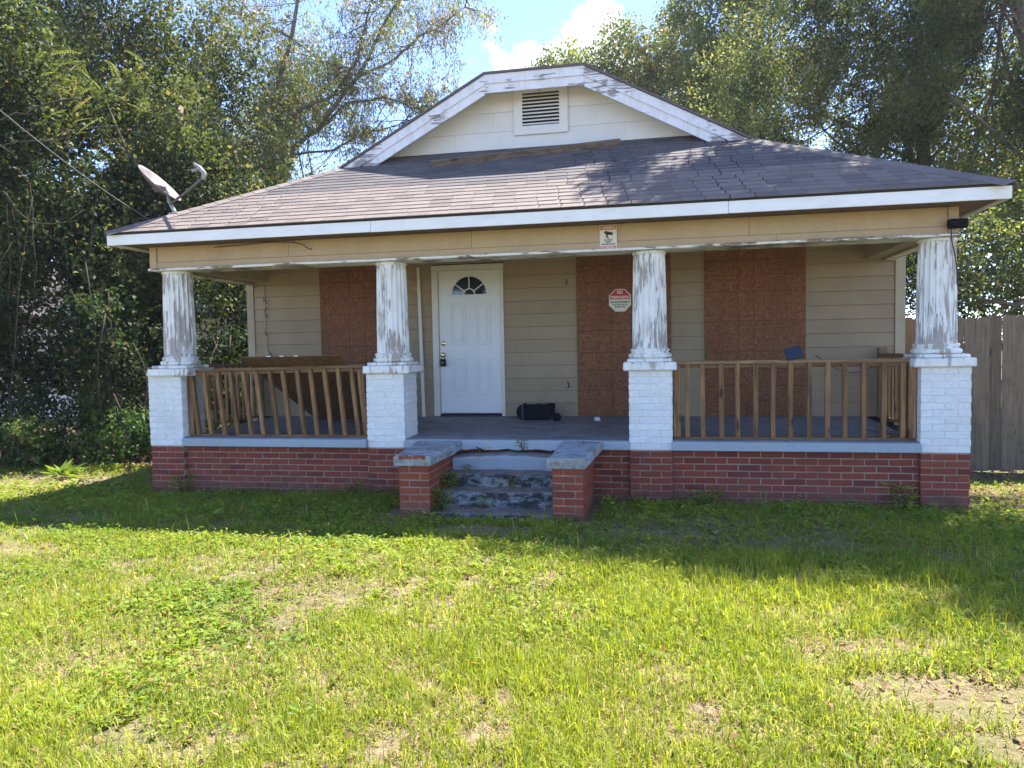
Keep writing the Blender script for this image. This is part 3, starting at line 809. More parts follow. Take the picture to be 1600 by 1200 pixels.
# vent
V = MB(); ring(V, VX0, VX1, VZ0, VZ1, .11, YG - .035, YG - .0145)
V = V.build('gable_vent', MT['gable'], H)
boxo('vent_shade', MT['dark'], V, VX0 + .105, VX1 - .105, YG - .0143, YG - .0135, VZ0 + .105, VZ1 - .105, 0)  # black sheet standing in for the shade behind the louvers
for i in range(9):
    zz = VZ0 + .132 + i * .0445
    xf = Matrix.Translation((0, YG - .026, zz)) @ Matrix.Rotation(R(-22), 4, 'X')
    boxo('louver', MT['gable'], V, VX0 + .111, VX1 - .111, -.003, .003, -.0095, .0095, 0, xf=xf)
MB().tube([(-1.5, YG - .04, VZ1 + .01), (-1.5, YG - .045, VZ1 - .07), (-1.485, YG - .045, VZ1 - .15), (-1.49, YG - .045, VZ1 - .19)], .004, 6).build('vent_cord', MT['wire'], V)
# rakes: lower board and upper moulding on each side and on the clipped top
def rake(p, q, lo, hi, y0, y1, name='rake_board'):
    (x0_, z0_), (x1_, z1_) = p, q
    MB().prism([(x0_, z0_ + lo), (x1_, z1_ + lo), (x1_, z1_ + hi), (x0_, z0_ + hi)], y0, y1).build(name, MT['rake'], H)
zk = rf(YRK) - .0
La, Lb = (xl(zk) - .02, zk - .012), (xl(ZT), ZT); Ra, Rb = (xr(zk) + .02, zk - .012), (xr(ZT), ZT)
rake((La[0] + .30, La[1] + .30 * SL), Lb, -.245, -.128, YRK - .012, YRK + .012); rake((Ra[0] - .30, Ra[1] + .30 * SL), Rb, -.245, -.128, YRK - .012, YRK + .012)
rake((La[0] + .1, La[1] + .1 * SL), Lb, -.13, -.012, YRK - .032, YRK + .010, 'rake_moulding'); rake((Ra[0] - .1, Ra[1] + .1 * SL), Rb, -.13, -.012, YRK - .032, YRK + .010, 'rake_moulding')
rake((Lb[0] + .001, ZT), (Rb[0] - .001, ZT), -.225, -.115, YRK - .014, YRK + .013); rake((Lb[0] + .001, ZT), (Rb[0] - .001, ZT), -.117, -.008, YRK - .036, YRK + .011, 'rake_moulding')
# fill the foot of the rakes
rake((La[0], La[1]), (La[0] + .1, La[1] + .1 * SL), -.055, -.012, YRK - .030, YRK + .010); rake((Ra[0], Ra[1]), (Ra[0] - .1, Ra[1] + .1 * SL), -.055, -.012, YRK - .030, YRK + .010)
# drip edge of shingles over rakes
for p, q in ((La, Lb), (Ra, Rb), ((Lb[0], ZT), (Rb[0], ZT))):
    MB().prism([(p[0], p[1] - .006), (q[0], q[1] - .006), (q[0], q[1] + .022), (p[0], p[1] + .022)], YRK - .055, YRK + .3).build('rake_shingle_edge', MT['shingle_i'], RO)
# gable eave ceiling
for p, q in ((La, Lb), (Ra, Rb), (Lb, Rb)):
    MB().prism([(p[0], p[1] - .11), (q[0], q[1] - .11), (q[0], q[1] - .09), (p[0], p[1] - .09)], YRK + .014, YG - .015).build('rake_soffit', MT['gable'], H)
# ---- railings
def railing(x0, x1, nb, shear, ytop, group_y=.14, ends=(0, 0)):
    y = group_y; z0, z1 = .640, 1.385
    Rl = empty('porch_railing', ((x0 + x1) / 2, y, .61)); Rl.parent = H; Rl.location = Rl.location - WORLD[H]
    def sh(z): return Vector((-shear * (z - z0), ytop * (z - z0), 0))
    boxo('bottom_rail', MT['railx'], Rl, x0 + .003, x1 - .003, y - .022, y + .07, .612, .640, .003)
    o = MB().box(x0 + .003, x1 - .003, y - .03, y + .09, z1 - .012, z1 + .024, .003)
    o.v = [v + Vector((-.5 * shear * (z1 - z0), sh(z1).y, .0 + .015 * math.sin(v.x * 1.5))) for v in o.v]; o.build('top_rail', MT['railx'], Rl)
    o = MB().box(x0 + .006, x1 - .006, y - .012, y + .02, z1 - .05, z1 - .0135, .002)
    o.v = [v + Vector((-.5 * shear * (z1 - z0), sh(z1).y, .015 * math.sin(v.x * 1.5))) for v in o.v]; o.build('sub_rail', MT['railx'], Rl)
    for i in range(nb):
        t = (i + .5 + .0) / nb; x = x0 + .045 + (x1 - x0 - .09) * t + random.uniform(-.008, .008); wv = .0215
        mb = MB(); dx = random.uniform(-.006, .006); zt_ = z1 - .003 if random.random() < .9 else z1 - .01
        for_z = [.641, .9, 1.15, z1 - .014]
        vs = []
        bow = random.uniform(-.004, .004)
        for i2, zz in enumerate(for_z):
            s_ = sh(zz) + Vector((dx * (zz - z0) + (bow if i2 in (1, 2) else 0), -.034, 0))
            for (a, b) in ((-wv, -wv), (wv, -wv), (wv, wv), (-wv, wv)): vs.append(Vector((x + a, y + b, zz + .015 * math.sin(x * 1.5) * (i2 / 3))) + s_)
        fs = [(0, 1, 2, 3), (15, 14, 13, 12)]
        for r_ in range(3):
            for k in range(4): fs.append((r_ * 4 + k, r_ * 4 + (k + 1) % 4, r_ * 4 + 4 + (k + 1) % 4, r_ * 4 + 4 + k))
        MB().add(vs, fs).build('baluster', MT['railz'], Rl)
    for x, e in ((x0 + .035, ends[0]), (x1 - .035, ends[1])):
        o = MB().box(x - .036, x + .036, y - .045, y + .02, .641, z1 - .0145, .003)
        o.v = [v + Vector((-shear * e * (v.z - z0), sh(v.z).y * .6, 0)) for v in o.v]; o.build('railing_post', MT['railz'], Rl)
    return Rl
railing(-5.415, -3.175, 13, .088, -.02, ends=(.0, 1.0))
railing(.115, 2.385, 13, .0, .0, ends=(.2, .2))
def side_railing(x, dark):
    Rl = empty('side_railing', (x, 1.2, .61)); Rl.parent = H; Rl.location = Rl.location - WORLD[H]
    boxo('bottom_rail', MT['raily'], Rl, x - .03, x + .03, .46, YW - .05, .655, .69, .003)
    boxo('top_rail', MT['raily'], Rl, x - .05, x + .05, .46, YW - .045, 1.40, 1.435, .003)
    for i in range(12):
        y = .55 + i * .13; boxo('baluster', MT['railz'], Rl, x - .019, x + .019, y - .019, y + .019, .691, 1.399, .003)
    boxo('railing_post', MT['raily'], Rl, x - .045, x + .045, YW - .13, YW - .046, .66, 1.50 if x > 0 else 1.399, .003)
side_railing(-5.62, 0); side_railing(2.60, 0)

# ---- bits fixed to the walls
MB().lathe([(.05, YW - .03), (.056, YW - .02), (.056, YW - .016)], (-3.26, 0, 2.41), 20, 'y').build('lamp_mounting_plate', MT['corner'], H)
MB().tube([(-1.215, YW - .02, 2.46), (-1.20, YW - .05, 2.43), (-1.225, YW - .06, 2.41), (-1.19, YW - .05, 2.395)], .006, 6).build('wire_stub', MT['blackmetal'], H)
MB().tube([(-1.215, YW - .02, 1.12), (-1.20, YW - .04, 1.09), (-1.195, YW - .045, 1.06), (-1.21, YW - .02, 1.04)], .008, 6).build('wire_stub', MT['blackmetal'], H)

# ------------------------------------------------------------------ front steps with brick side walls
ST = empty('front_steps', (-1.55, -.55, 0), 'worn grey concrete front steps between two low red brick side walls', 'steps')
def cheek(fx0, fx1, bx0, bx1, yf):
    yb = -.075
    nr = 7; top = .492; zb_ = top - 8 * COURSE
    boxo('side_wall_core', MT['mortar'], ST, fx0 + .008, fx1 - .008, yf + .008, yb, -.15, top - .004, .001)
    face_y('cbrick', fx0, fx1, yf, zb_, 8, 0, 0)
    face_x('cbrick', fx1, 1, yf + .095, yb, zb_, 8, 0, 1)
    face_x('cbrick', fx0, -1, yf + .095, yb, zb_, 8, 0, 1)
    yc = yf - .03
    vs = []
    for zz, ins in ((top, 0), (top + .070, 0), (top + .085, .012)):
        n = 6
        L_ = [(fx0 - .035 + (bx0 - fx0 + .035) * t + ins, yc + (yb - yc + .012) * t + (ins if t == 0 else 0)) for t in [i / n for i in range(n + 1)]]
        R_ = [(fx1 + .025 + (bx1 - fx1 - .025) * t - ins, yc + (yb - yc + .012) * t + (ins if t == 0 else 0)) for t in [i / n for i in range(n, -1, -1)]]
        r2 = random.Random(int(fx0 * 100) + int(zz * 1000))
        vs.append([Vector((x + r2.uniform(-.006, .006), y + r2.uniform(-.004, .004), zz + (y - yc) * .022 + r2.uniform(-.004, .004) + (.006 if zz > top + .01 else 0))) for x, y in L_ + R_])
    n = len(vs[0]); fl = [v for r in vs for v in r]; fs = [tuple(reversed(range(n)))]
    for r_ in range(2):
        for k in range(n): fs.append((r_ * n + k, r_ * n + (k + 1) % n, (r_ + 1) * n + (k + 1) % n, (r_ + 1) * n + k))
    h_ = n // 2
    for k in range(h_ - 1): fs.append((2 * n + k, 2 * n + k + 1, 2 * n + n - 2 - k, 2 * n + n - 1 - k))
    MB().add(fl, fs).build('side_wall_cap', MT['cheekcap'], ST)
cheek(-2.435, -2.135, -2.56, -2.07, -1.02)
cheek(-.975, -.692, -1.01, -.607, -1.05)
r_ = random.Random(4)
for i in range(6):
    cx_ = -2.40 + i * .045 + r_.uniform(-.01, .01); w_ = r_.uniform(.012, .026); h_ = r_.uniform(.008, .02)
    boxo('brick_chip', MT['cbrick'], ST, cx_ - w_, cx_ + w_, -1.06 + r_.uniform(-.004, .004), -1.03, .565 + r_.uniform(-.012, .006), .572 + h_, .003)
emit('cbrick', ST, 'brick')
def step(x0, x1, y0, y1, z0, z1, mat, bow=0., seed=0):
    r_ = random.Random(seed); n = 16; prof = []
    rows = [(0, z0, 0), (0, z1 - .02, 0), (.008, z1 - .004, 1), (.03, z1 + .003, 1), ((y1 - y0), z1 + .006, 1), ((y1 - y0), z0, 0)]
    vs = []
    for i in range(n + 1):
        t = i / n; x = x0 + (x1 - x0) * t; bz = bow * math.sin(math.pi * t); jy = r_.uniform(-.008, .008); jz = r_.uniform(-.006, .004)
        for d, z, tp in rows: vs.append((x, y0 + d + (jy if d < .04 else 0), z + (bz + jz if tp or z > z0 + .02 else 0)))
    m_ = len(rows); fs = [tuple(range(m_)), tuple(reversed(range(n * m_, (n + 1) * m_)))]
    for i in range(n):
        for k in range(m_): a = i * m_ + k; b = i * m_ + (k + 1) % m_; fs.append((a, b, b + m_, a + m_))
    MB().add(vs, fs).build('step', mat, ST)
sx0, sx1 = -2.125, -.985
step(sx0, sx1, -.26, .04, -.1, .455, MT['step_top'], .028, 1)
step(sx0, sx1, -.50, -.262, -.1, .325, MT['step'], .01, 2)
step(sx0, sx1, -.75, -.503, -.1, .205, MT['step'], -.004, 3)
step(sx0, sx1, -1.03, -.753, -.1, .050, MT['step'], .0, 4)

# ------------------------------------------------------------------ things on and around the porch
# sheet of plywood sloping from the railing down to the porch floor
a_ = math.atan2(1.53 - .665, 1.82)
Lp = 2.02
xf = Matrix.Translation((-4.02, -.10, 1.535)) @ Matrix.Rotation(-a_, 4, 'X')
T_ = empty('plywood_sheet', (-4.02, 1.85, .66), 'brown particle board sheet sloping from the left railing down to the porch floor', 'board')
mtp = osb('osb_loose_sheet', (.13, .06, .03), (.22, .12, .06), [], [])
MB().box(-.60, .60, 0, Lp, -.011, 0, .001, xf=xf).build('sheet', mtp, T_)
for tx in (-.24, -.08, .09): MB().box(tx - .026, tx + .026, -.0025, -.0005, -.010, -.0005, 0, xf=xf).build('paper_tag', MT['paper'], T_)
# white trim board leaning by the door
B_ = MB(); B_.box(-.022, .022, -.012, .012, 0, 2.03, .002, xf=Matrix.Translation((-3.175, YW - .10, zb0 + .004)) @ Matrix.Rotation(R(-1.8), 4, 'X') @ Matrix.Rotation(R(-1.5), 4, 'Y'))
B_ = B_.build('trim_board', MT['doorframe']); tag(B_, 'long thin white board leaning upright against the wall left of the door', 'board')
# combination lock box hung on the knob
K = empty('lock_box', (kx, dy - .05, 1.37), 'small black lock box hanging from the brass knob of the white door', 'lock box')
boxo('case', MT['black'], K, kx - .034, kx + .034, dy - .062, dy - .025, 1.345, 1.445, .006)
MB().tube([(kx - .02, dy - .042, 1.445), (kx - .02, dy - .042, 1.50), (kx - .012, dy - .042, 1.528), (kx + .012, dy - .042, 1.528), (kx + .02, dy - .042, 1.50), (kx + .02, dy - .042, 1.445)], .0045, 6).build('shackle', MT['blackmetal'], K)
for i in range(4): boxo('dial', MT['wire'], K, kx - .018 + i * .0095, kx - .011 + i * .0095, dy - .0645, dy - .062, 1.375, 1.415, .0005)
# black box lying on the floor
zf = deckz(1.75) + .001
Bx = empty('black_case', (-1.60, 1.75, zf), 'black box with rounded end and wheel lying on the porch floor right of the door', 'box')
body = MB(); n = 12
prof = []
for i in range(n + 1):
    t = R(90 + 180 * i / n); prof.append((-1.73 + .09 * math.cos(t), zf + .102 + .100 * math.sin(t)))
outline = prof + [(-1.40, zf + .008), (-1.35, zf + .03), (-1.35, zf + .195), (-1.37, zf + .203)]
def crowned(pts, y0, y1, b):
    cxx = sum(p[0] for p in pts) / len(pts); czz = sum(p[1] for p in pts) / len(pts)
    mb = MB(); n = len(pts); vs = []
    for y, k in ((y0, 1 - b), (y0 + .02, 1.), (y1 - .02, 1.), (y1, 1 - b)):
        vs += [(cxx + (p[0] - cxx) * k, y, czz + (p[1] - czz) * k) for p in pts]
    fs = [tuple(range(n)), tuple(range(3 * n, 4 * n))]
    for r_ in range(3):
        for i in range(n): fs.append((r_ * n + i, r_ * n + (i + 1) % n, (r_ + 1) * n + (i + 1) % n, (r_ + 1) * n + i))
    return mb.add(vs, fs)
crowned(outline, 1.62, 1.86, .08).build('shell', MT['black'], Bx)
MB().box(-1.745, -1.73, 1.612, 1.868, zf + .004, zf + .207, .002).build('band', simple('case_band', (.05, .07, .09), .5), Bx)
MB().lathe([(.045, 1.46), (.052, 1.465), (.052, 1.50), (.040, 1.504)], (-1.28, 0, zf + .0525), 24, 'y').build('wheel', MT['black'], Bx)
MB().tube([(-1.36, 1.62, zf + .05), (-1.28, 1.49, zf + .0525)], .012, 8).build('axle', MT['blackmetal'], Bx)
mb = MB(); r_ = random.Random(5)
for i in range(9):
    x = -1.68 + i * .032; mb.tube([(x, 1.63, zf + .2065), (x + r_.uniform(-.02, .02), 1.66 + r_.uniform(-.02, .03), zf + .208), (x + r_.uniform(-.02, .025), 1.69, zf + .2065)], .0035, 4)
mb.build('torn_tape', MT['paper'], Bx)
# crumpled paper
mb = MB(); bm = bmesh.new(); bmesh.ops.create_icosphere(bm, subdivisions=2, radius=.03)
r_ = random.Random(2)
vs = [v.co * r_.uniform(.5, 1.2) for v in bm.verts]; mb.add([Vector((v.x * 1.5 - .79, v.y + 1.6, max(v.z, -.02) + deckz(1.6) + .021)) for v in vs], [tuple(x.index for x in f.verts) for f in bm.faces]); bm.free()
tag(mb.build('crumpled_paper', MT['paper']), 'small crumpled white paper on the porch floor below the no trespassing sign', 'litter')
# little solar panel on the right railing
S_ = empty('solar_panel', (1.26, .15, 1.41), 'small dark blue solar panel tilted on top of the right porch railing', 'solar panel')
xf = Matrix.Translation((1.275, .12, 1.475)) @ Matrix.Rotation(R(14), 4, 'Z') @ Matrix.Rotation(R(-13), 4, 'Y') @ Matrix.Rotation(R(-22), 4, 'X')
MB().box(-.083, .083, -.006, .006, -.062, .062, .002, xf=xf).build('panel_frame', MT['blackmetal'], S_)
MB().box(-.076, .076, -.0085, -.0065, -.055, .055, 0, xf=xf).build('solar_cells', MT['solar'], S_)
MB().tube([(1.27, .13, 1.45), (1.26, .15, 1.425), (1.26, .15, 1.402)], [.012, .012, .03], 10).build('mount', MT['blackmetal'], S_)
# security camera on the right end of the beam with its wire
Cm = empty('security_camera', (2.68, .0, 2.64), 'black security camera at the right end of the porch beam', 'camera')
MB().lathe([(.020, -.085), (.042, -.08), (.046, -.06), (.046, .05), (.036, .075), (.01, .085)], (0, 0, 0), 20, 'x').build('camera_body', MT['black'], Cm, xf=Matrix.Translation((2.675, -.055, 2.64)) @ Matrix.Rotation(R(-8), 4, 'Z'), origin=(2.675, -.055, 2.64))
MB().tube([(2.65, -.03, 2.64), (2.65, .018, 2.64)], [.014, .026], 10).build('camera_mount', MT['black'], Cm)
MB().tube([(2.62, -.05, 2.60), (2.635, -.02, 2.5), (2.68, .02, 2.36), (2.735, .12, 2.22), (2.76, .2, 2.0), (2.755, .3, 1.8)], .005, 6).build('camera_wire', MT['wire_black'], Cm)
# signs
sx, sz_ = -.518, 2.165
Sg = empty('no_trespassing_sign', (sx, YW - .045, 2.02), 'octagonal red and white no trespassing sign on the middle window board', 'sign')
yq = YW - .0475; hw, hh, cc = .140, .144, .080
oc = [(-hw, -hh + cc), (-hw + cc, -hh), (hw - cc, -hh), (hw, -hh + cc), (hw, hh - cc), (hw - cc, hh), (-hw + cc, hh), (-hw, hh - cc)]
MB().prism([(sx + a, sz_ + b) for a, b in oc], yq, YW - .0395).build('sign_plate', MT['sign_white'], Sg)
k = .93; half = [(-hw * k, .012), (hw * k, .012), (hw * k, (hh - cc) * k), ((hw - cc) * k, hh * k), ((-hw + cc) * k, hh * k), (-hw * k, (hh - cc) * k)]
MB().prism([(sx + a, sz_ + b) for a, b in half], yq - .0012, yq - .0004).build('red_field', MT['sign_red'], Sg)
text('lettering', 'NO', .066, MT['sign_white'], Sg, (sx, yq - .0022, sz_ + .100), .072, .002)
text('lettering', 'TRESPASSING', .046, MT['sign_white'], Sg, (sx, yq - .0022, sz_ + .038), .245, .0018)
text('lettering', 'PRIVATE PROPERTY', .030, MT['ink'], Sg, (sx, yq - .0012, sz_ - .025), .245, .0012)
text('lettering', 'VIOLATORS WILL BE', .023, MT['ink'], Sg, (sx, yq - .0012, sz_ - .057), .185, .0009)
text('lettering', 'PROSECUTED', .023, MT['ink'], Sg, (sx, yq - .0012, sz_ - .085), .13, .0009)
w0, w1, v0, v1 = -.605, -.433, 2.555, 2.800
Ws = empty('surveillance_sign', ((w0 + w1) / 2, .01, v0), 'white and red warning sign with a camera picture on the porch beam', 'sign')
wy = .018
boxo('sign_plate', MT['sign_white'], Ws, w0, w1, wy, wy + .005, v0, v1, .001)
boxo('red_band', MT['sign_redpale'], Ws, w0 + .006, w1 - .006, wy - .0012, wy - .0003, v1 - .048, v1 - .008, 0)
boxo('red_band', MT['sign_redpale'], Ws, w0 + .006, w1 - .006, wy - .0012, wy - .0003, v0 + .008, v0 + .034, 0)
cxs = (w0 + w1) / 2
text('lettering', 'WARNING', .034, MT['sign_white'], Ws, (cxs, wy - .002, v1 - .028), .135, .001)
text('lettering', '24 HOUR', .020, MT['ink'], Ws, (cxs, wy - .001, v0 + .094), .085, .0008)
text('lettering', 'VIDEO', .018, MT['ink'], Ws, (cxs, wy - .001, v0 + .074), .06, .0008)
text('lettering', 'SURVEILLANCE', .020, MT['ink'], Ws, (cxs, wy - .001, v0 + .052), .14, .0008)
text('lettering', 'NO TRESPASSING', .018, MT['sign_white'], Ws, (cxs, wy - .002, v0 + .021), .14, .0006)
mb = MB(); zc_ = v1 - .086
mb.prism([(cxs - .045, zc_ + .012), (cxs - .03, zc_ + .028), (cxs + .045, zc_ + .010), (cxs + .048, zc_ - .016), (cxs - .02, zc_ - .012)], wy - .0016, wy - .0004)
mb.prism([(cxs - .02, zc_ - .010), (cxs - .002, zc_ - .012), (cxs - .008, zc_ - .034), (cxs + .012, zc_ - .046), (cxs + .004, zc_ - .052), (cxs - .022, zc_ - .036)], wy - .0016, wy - .0004)
mb.build('camera_symbol', MT['ink'], Ws)
# dead vine on the siding at the left
mb = MB(); r_ = random.Random(9); p = Vector((-5.70, YW - .035, 2.50)); pts = [p.copy()]
for q in ((-5.60, 2.53), (-5.52, 2.53), (-5.515, 2.4), (-5.50, 2.28), (-5.515, 2.15), (-5.50, 2.0), (-5.52, 1.9), (-5.50, 1.75), (-5.49, 1.62), (-5.45, 1.55), (-5.43, 1.50)): pts.append(Vector((q[0], YW - .036 - r_.uniform(0, .012), q[1])))
DV = empty('dead_vine', (-5.5, YW - .04, 1.5), 'thin dead brown vine clinging to the tan siding at the far left of the porch', 'vine')
mb.tube(pts, .004, 5).build('stem', MT['deadvine'], DV)
mb = MB()
for i in range(26):
    z = random.choice((2.35, 2.3, 2.22, 2.15, 2.1, 1.85, 1.62, 1.58, 1.55)) + r_.uniform(-.03, .03); x = -5.505 + r_.uniform(-.02, .02) + (.05 if z < 1.6 else 0)
    a = Vector((x, YW - .045, z)); d = Vector((r_.uniform(-1, 1), r_.uniform(-.6, 0), r_.uniform(-1, .2))).normalized() * .028; e = d.cross(Vector((0, 1, .3))).normalized() * .012
    mb.add([a, a + d * .5 + e, a + d, a + d * .5 - e], [(0, 1, 2, 3)])
mb.build('dead_leaves', MT['deadvine'], DV)
# loose wires on the right wall
mb = MB(); mb.tube([(1.86, YW - .04, 1.42), (2.0, YW - .05, 1.30), (2.15, YW - .06, 1.22), (2.3, YW - .06, 1.20), (2.45, YW - .05, 1.24), (2.6, YW - .04, 1.33), (2.68, YW - .04, 1.40)], .004, 5)
tag(mb.build('loose_wire', MT['wire_black']), 'thin dark wire sagging along the tan wall behind the right railing', 'wire')
mb = MB(); mb.tube([(-4.95, .018, 2.775), (-4.6, .012, 2.785), (-4.3, .012, 2.800), (-4.0, .014, 2.79), (-3.88, .016, 2.76), (-3.80, .017, 2.71), (-3.76, .018, 2.70)], .0045, 5)
tag(mb.build('loose_wire', MT['vine']), 'thin brown wire drooping over the left part of the porch beam', 'wire')
# loose plank on the roof
pa = Vector((-2.76, 1.28, rf(1.28) + .035)); pb = Vector((-.47, 1.66, rf(1.66) + .035))
ax = (pb - pa); Lq = ax.length; ax.normalize(); sy = nrm.cross(ax).normalized(); nz = ax.cross(sy)
xf = Matrix((ax, sy, nz)).transposed().to_4x4(); xf.translation = pa
o = MB(); o.box(0, Lq, -.03, .03, -.034, .050, .003, xf=xf)
tag(o.build('roof_plank', MT['plank']), 'long weathered plank lying on the roof shingles below the gable vent', 'plank')
# satellite dish on the left hip
foot = Vector((-5.50, .12, 3.20))
SD = empty('satellite_dish', foot, 'grey satellite dish on a bent white mast at the left end of the roof', 'satellite dish')
top = foot + Vector((-.12, .02, .30))
MB().tube([foot, foot + Vector((-.015, 0, .03)), foot + Vector((-.085, .01, .15)), foot + Vector((-.10, .02, .24)), top], .022, 12).build('mast', MT['dish_pale'], SD)
boxo('foot_plate', MT['dish_pale'], SD, foot.x - .06, foot.x + .06, foot.y - .05, foot.y + .05, foot.z - .012, foot.z + .004, .003)
c0 = (at(222, 262, .08) + at(274, 314, .16)) / 2
axd = Vector((at(274, 314, .1) - at(222, 262, .1)))      # long axis direction in the view
la = axd.length / 2; e1 = axd.normalized(); vw = (c0 - CAM_POS).normalized(); nd = e1.cross(vw); nd = (nd if nd.z > 0 else -nd).normalized(); nd = (nd - vw * .26).normalized(); nd = (nd - e1 * nd.dot(e1)).normalized(); e2 = nd.cross(e1).normalized()
mb = MB(); vs = []; NR, NA = 8, 36
for side in (0, 1):
    for i in range(NR + 1):
        r_ = i / NR
        for k in range(NA):
            a = 2 * math.pi * k / NA
            vs.append(c0 + e1 * (la * r_ * math.cos(a)) + e2 * (la * .93 * r_ * math.sin(a)) + nd * (.075 * r_ * r_ - .05 - side * .008))
fs = []; o_ = (NR + 1) * NA
for side in (0, 1):
    for i in range(NR):
        for k in range(NA): a = side * o_ + i * NA + k; b = side * o_ + i * NA + (k + 1) % NA; fs.append((a, b, b + NA, a + NA))
for k in range(NA): a = NR * NA + k; b = NR * NA + (k + 1) % NA; fs.append((a, b, b + o_, a + o_))
mb.add(vs, fs, True).build('reflector', MT['dish'], SD)
MB().tube([top, c0 - nd * .06], [.03, .05], 10).build('bracket', MT['dish'], SD)
pA = at(266, 319, .10); pB = at(319, 276, -.12)
MB().tube([pA, (pA + pB) / 2 + Vector((0, 0, -.008)), pB], .014, 8).build('feed_arm', MT['dish'], SD)
MB().tube([pB + Vector((-.01, 0, -.03)), pB + Vector((0, 0, .04)), pB + Vector((-.05, 0, .10)), pB + Vector((-.12, 0, .15))], [.021, .026, .023, .015], 8).build('feed_head', MT['dish_pale'], SD)
MB().tube([pB + Vector((-.05, 0, .09)), pB + Vector((-.14, -.01, .07))], [.012, .02], 8).build('feed_horn', MT['dish_pale'], SD)
# overhead cable
a, b = at(-260, -60, -3.5), Vector((-5.97, 1.3, 2.99))
pts = []
for i in range(25):
    t = i / 24; p = a.lerp(b, t); p.z -= .35 * 4 * t * (1 - t) * .6; pts.append(p)
tag(MB().tube(pts, .0045, 6).build('overhead_cable', MT['wire']), 'thin grey service cable running down from the upper left behind the satellite dish', 'cable')

# ------------------------------------------------------------------ fences
def fence(name, x0, x1, y, h, label, mats, seed=1, bw=.14, tilt=0.):
    F_ = empty(name, ((x0 + x1) / 2, y, 0), label, 'fence'); r_ = random.Random(seed); x = x0; k = 0
    while x < x1:
        wv = bw + r_.uniform(-.004, .004); hh_ = h + r_.uniform(-.012, .015); yy = y + r_.uniform(-.004, .004)
        c = .028; zb_ = -.03 + r_.uniform(-.01, .03)
        pts = [(x, zb_), (x + wv - .002, zb_), (x + wv - .002, hh_ - c), (x + wv - .002 - c, hh_), (x + c, hh_), (x, hh_ - c)]
        mb = MB().prism(pts, yy - .009, yy + .009); rt = Matrix.Translation((x, 0, 0)) @ Matrix.Rotation(R(r_.uniform(-.35, .35)), 4, 'Y') @ Matrix.Translation((-x, 0, 0))
        mb.build('fence_board', mats(k), F_, xf=rt); x += wv; k += 1
    for zz in (.4, 1.45): boxo('fence_rail', MT['fence'], F_, x0, x1, y + .012, y + .05, zz, zz + .085, .002)
    return F_
fence('wooden_fence', 2.90, 9.2, 2.30, 1.85, 'tall weathered grey board fence right of the house', lambda k: MT['fence_warm'] if k < 2 else MT['fence'], 1)
fence('wooden_fence', -11.2, -6.35, 6.6, 1.70, 'brown board fence behind the left side of the house', lambda k: MT['fence_warm'], 2)
# neighbour's house at the left, behind the vines
NB = empty('neighbor_house', (-15, 9, 0), 'pale pink neighbouring house half hidden behind the vines at the left', 'house')
nbw = paint('neighbor_siding', (.84, .74, .68), (.62, .52, .46), .3)
boxo('wall_core', MT['soffit'], NB, -21.5, -9.92, 9.03, 15, -.1, 2.6, 0)
z = 0.0
while z < 2.55:
    MB().prism([(9.0, z), (9.015, z + .2), (9.028, z + .2), (9.028, z)], -21.5, -9.9, 'x').build('siding_board', nbw, NB); z += .2
for xw in (-19.0, -16.2, -13.0):
    f_ = MB(); ring(f_, xw - .5, xw + .5, .95, 2.2, .08, 8.96, 9.02); f_ = f_.build('window', MT['fascia'], NB); boxo('pane', MT['glass'], f_, xw - .42, xw + .42, 8.985, 8.992, 1.03, 2.12, 0)
MB().prism([(8.5, 2.45), (12.0, 4.3), (15.5, 2.45), (15.5, 2.60), (12.0, 4.46), (8.5, 2.60)], -22.0, -9.5, 'x').build('roof', MT['shingle_i'], NB)

# ------------------------------------------------------------------ vegetation
def unit(v): return v / np.maximum(np.linalg.norm(v, axis=1, keepdims=True), 1e-9)
def leafquads(P, D, N, L, W, fold=.18):
    D = unit(D); S = unit(np.cross(D, N)); N = np.cross(S, D); L = L[:, None]; W = W[:, None]
    mid = P + D * L * .45 - N * W * fold
    V = np.stack([P, mid + S * W * .5 + N * W * fold * 2, P + D * L - N * L * .08, mid - S * W * .5 + N * W * fold * 2], 1).reshape(-1, 3)
    F = np.arange(len(P) * 4).reshape(-1, 4)
    return V, F
def sprigs(C, per, spread, L, W, droop=.35, seed=0, tintbase=None):
    """C: sprig centres; each becomes a short twig of leaves"""
    g = np.random.default_rng(seed); n = len(C)
    ax = unit(g.normal(size=(n, 3)) + np.array([0, 0, -droop]))
    t = g.random((n, per, 1)); P = C[:, None] + ax[:, None] * (t - .5) * spread * 2 + g.normal(size=(n, per, 3)) * spread * .35
    D = ax[:, None] * .6 + g.normal(size=(n, per, 3)) * .8 + np.array([0, 0, -droop])
    N = g.normal(size=(n, per, 3)) * .7 + np.array([0, -.15, .9])
    k = n * per; s = g.uniform(.65, 1.25, k)
    V, F = leafquads(P.reshape(-1, 3), D.reshape(-1, 3), N.reshape(-1, 3), L * s, W * s * g.uniform(.8, 1.2, k))
    tb = np.repeat(tintbase if tintbase is not None else np.full(n, .5), per)
    t_ = np.clip(tb + g.normal(0, .11, k), 0, 1)
    return V, F, np.repeat(t_, 4), k
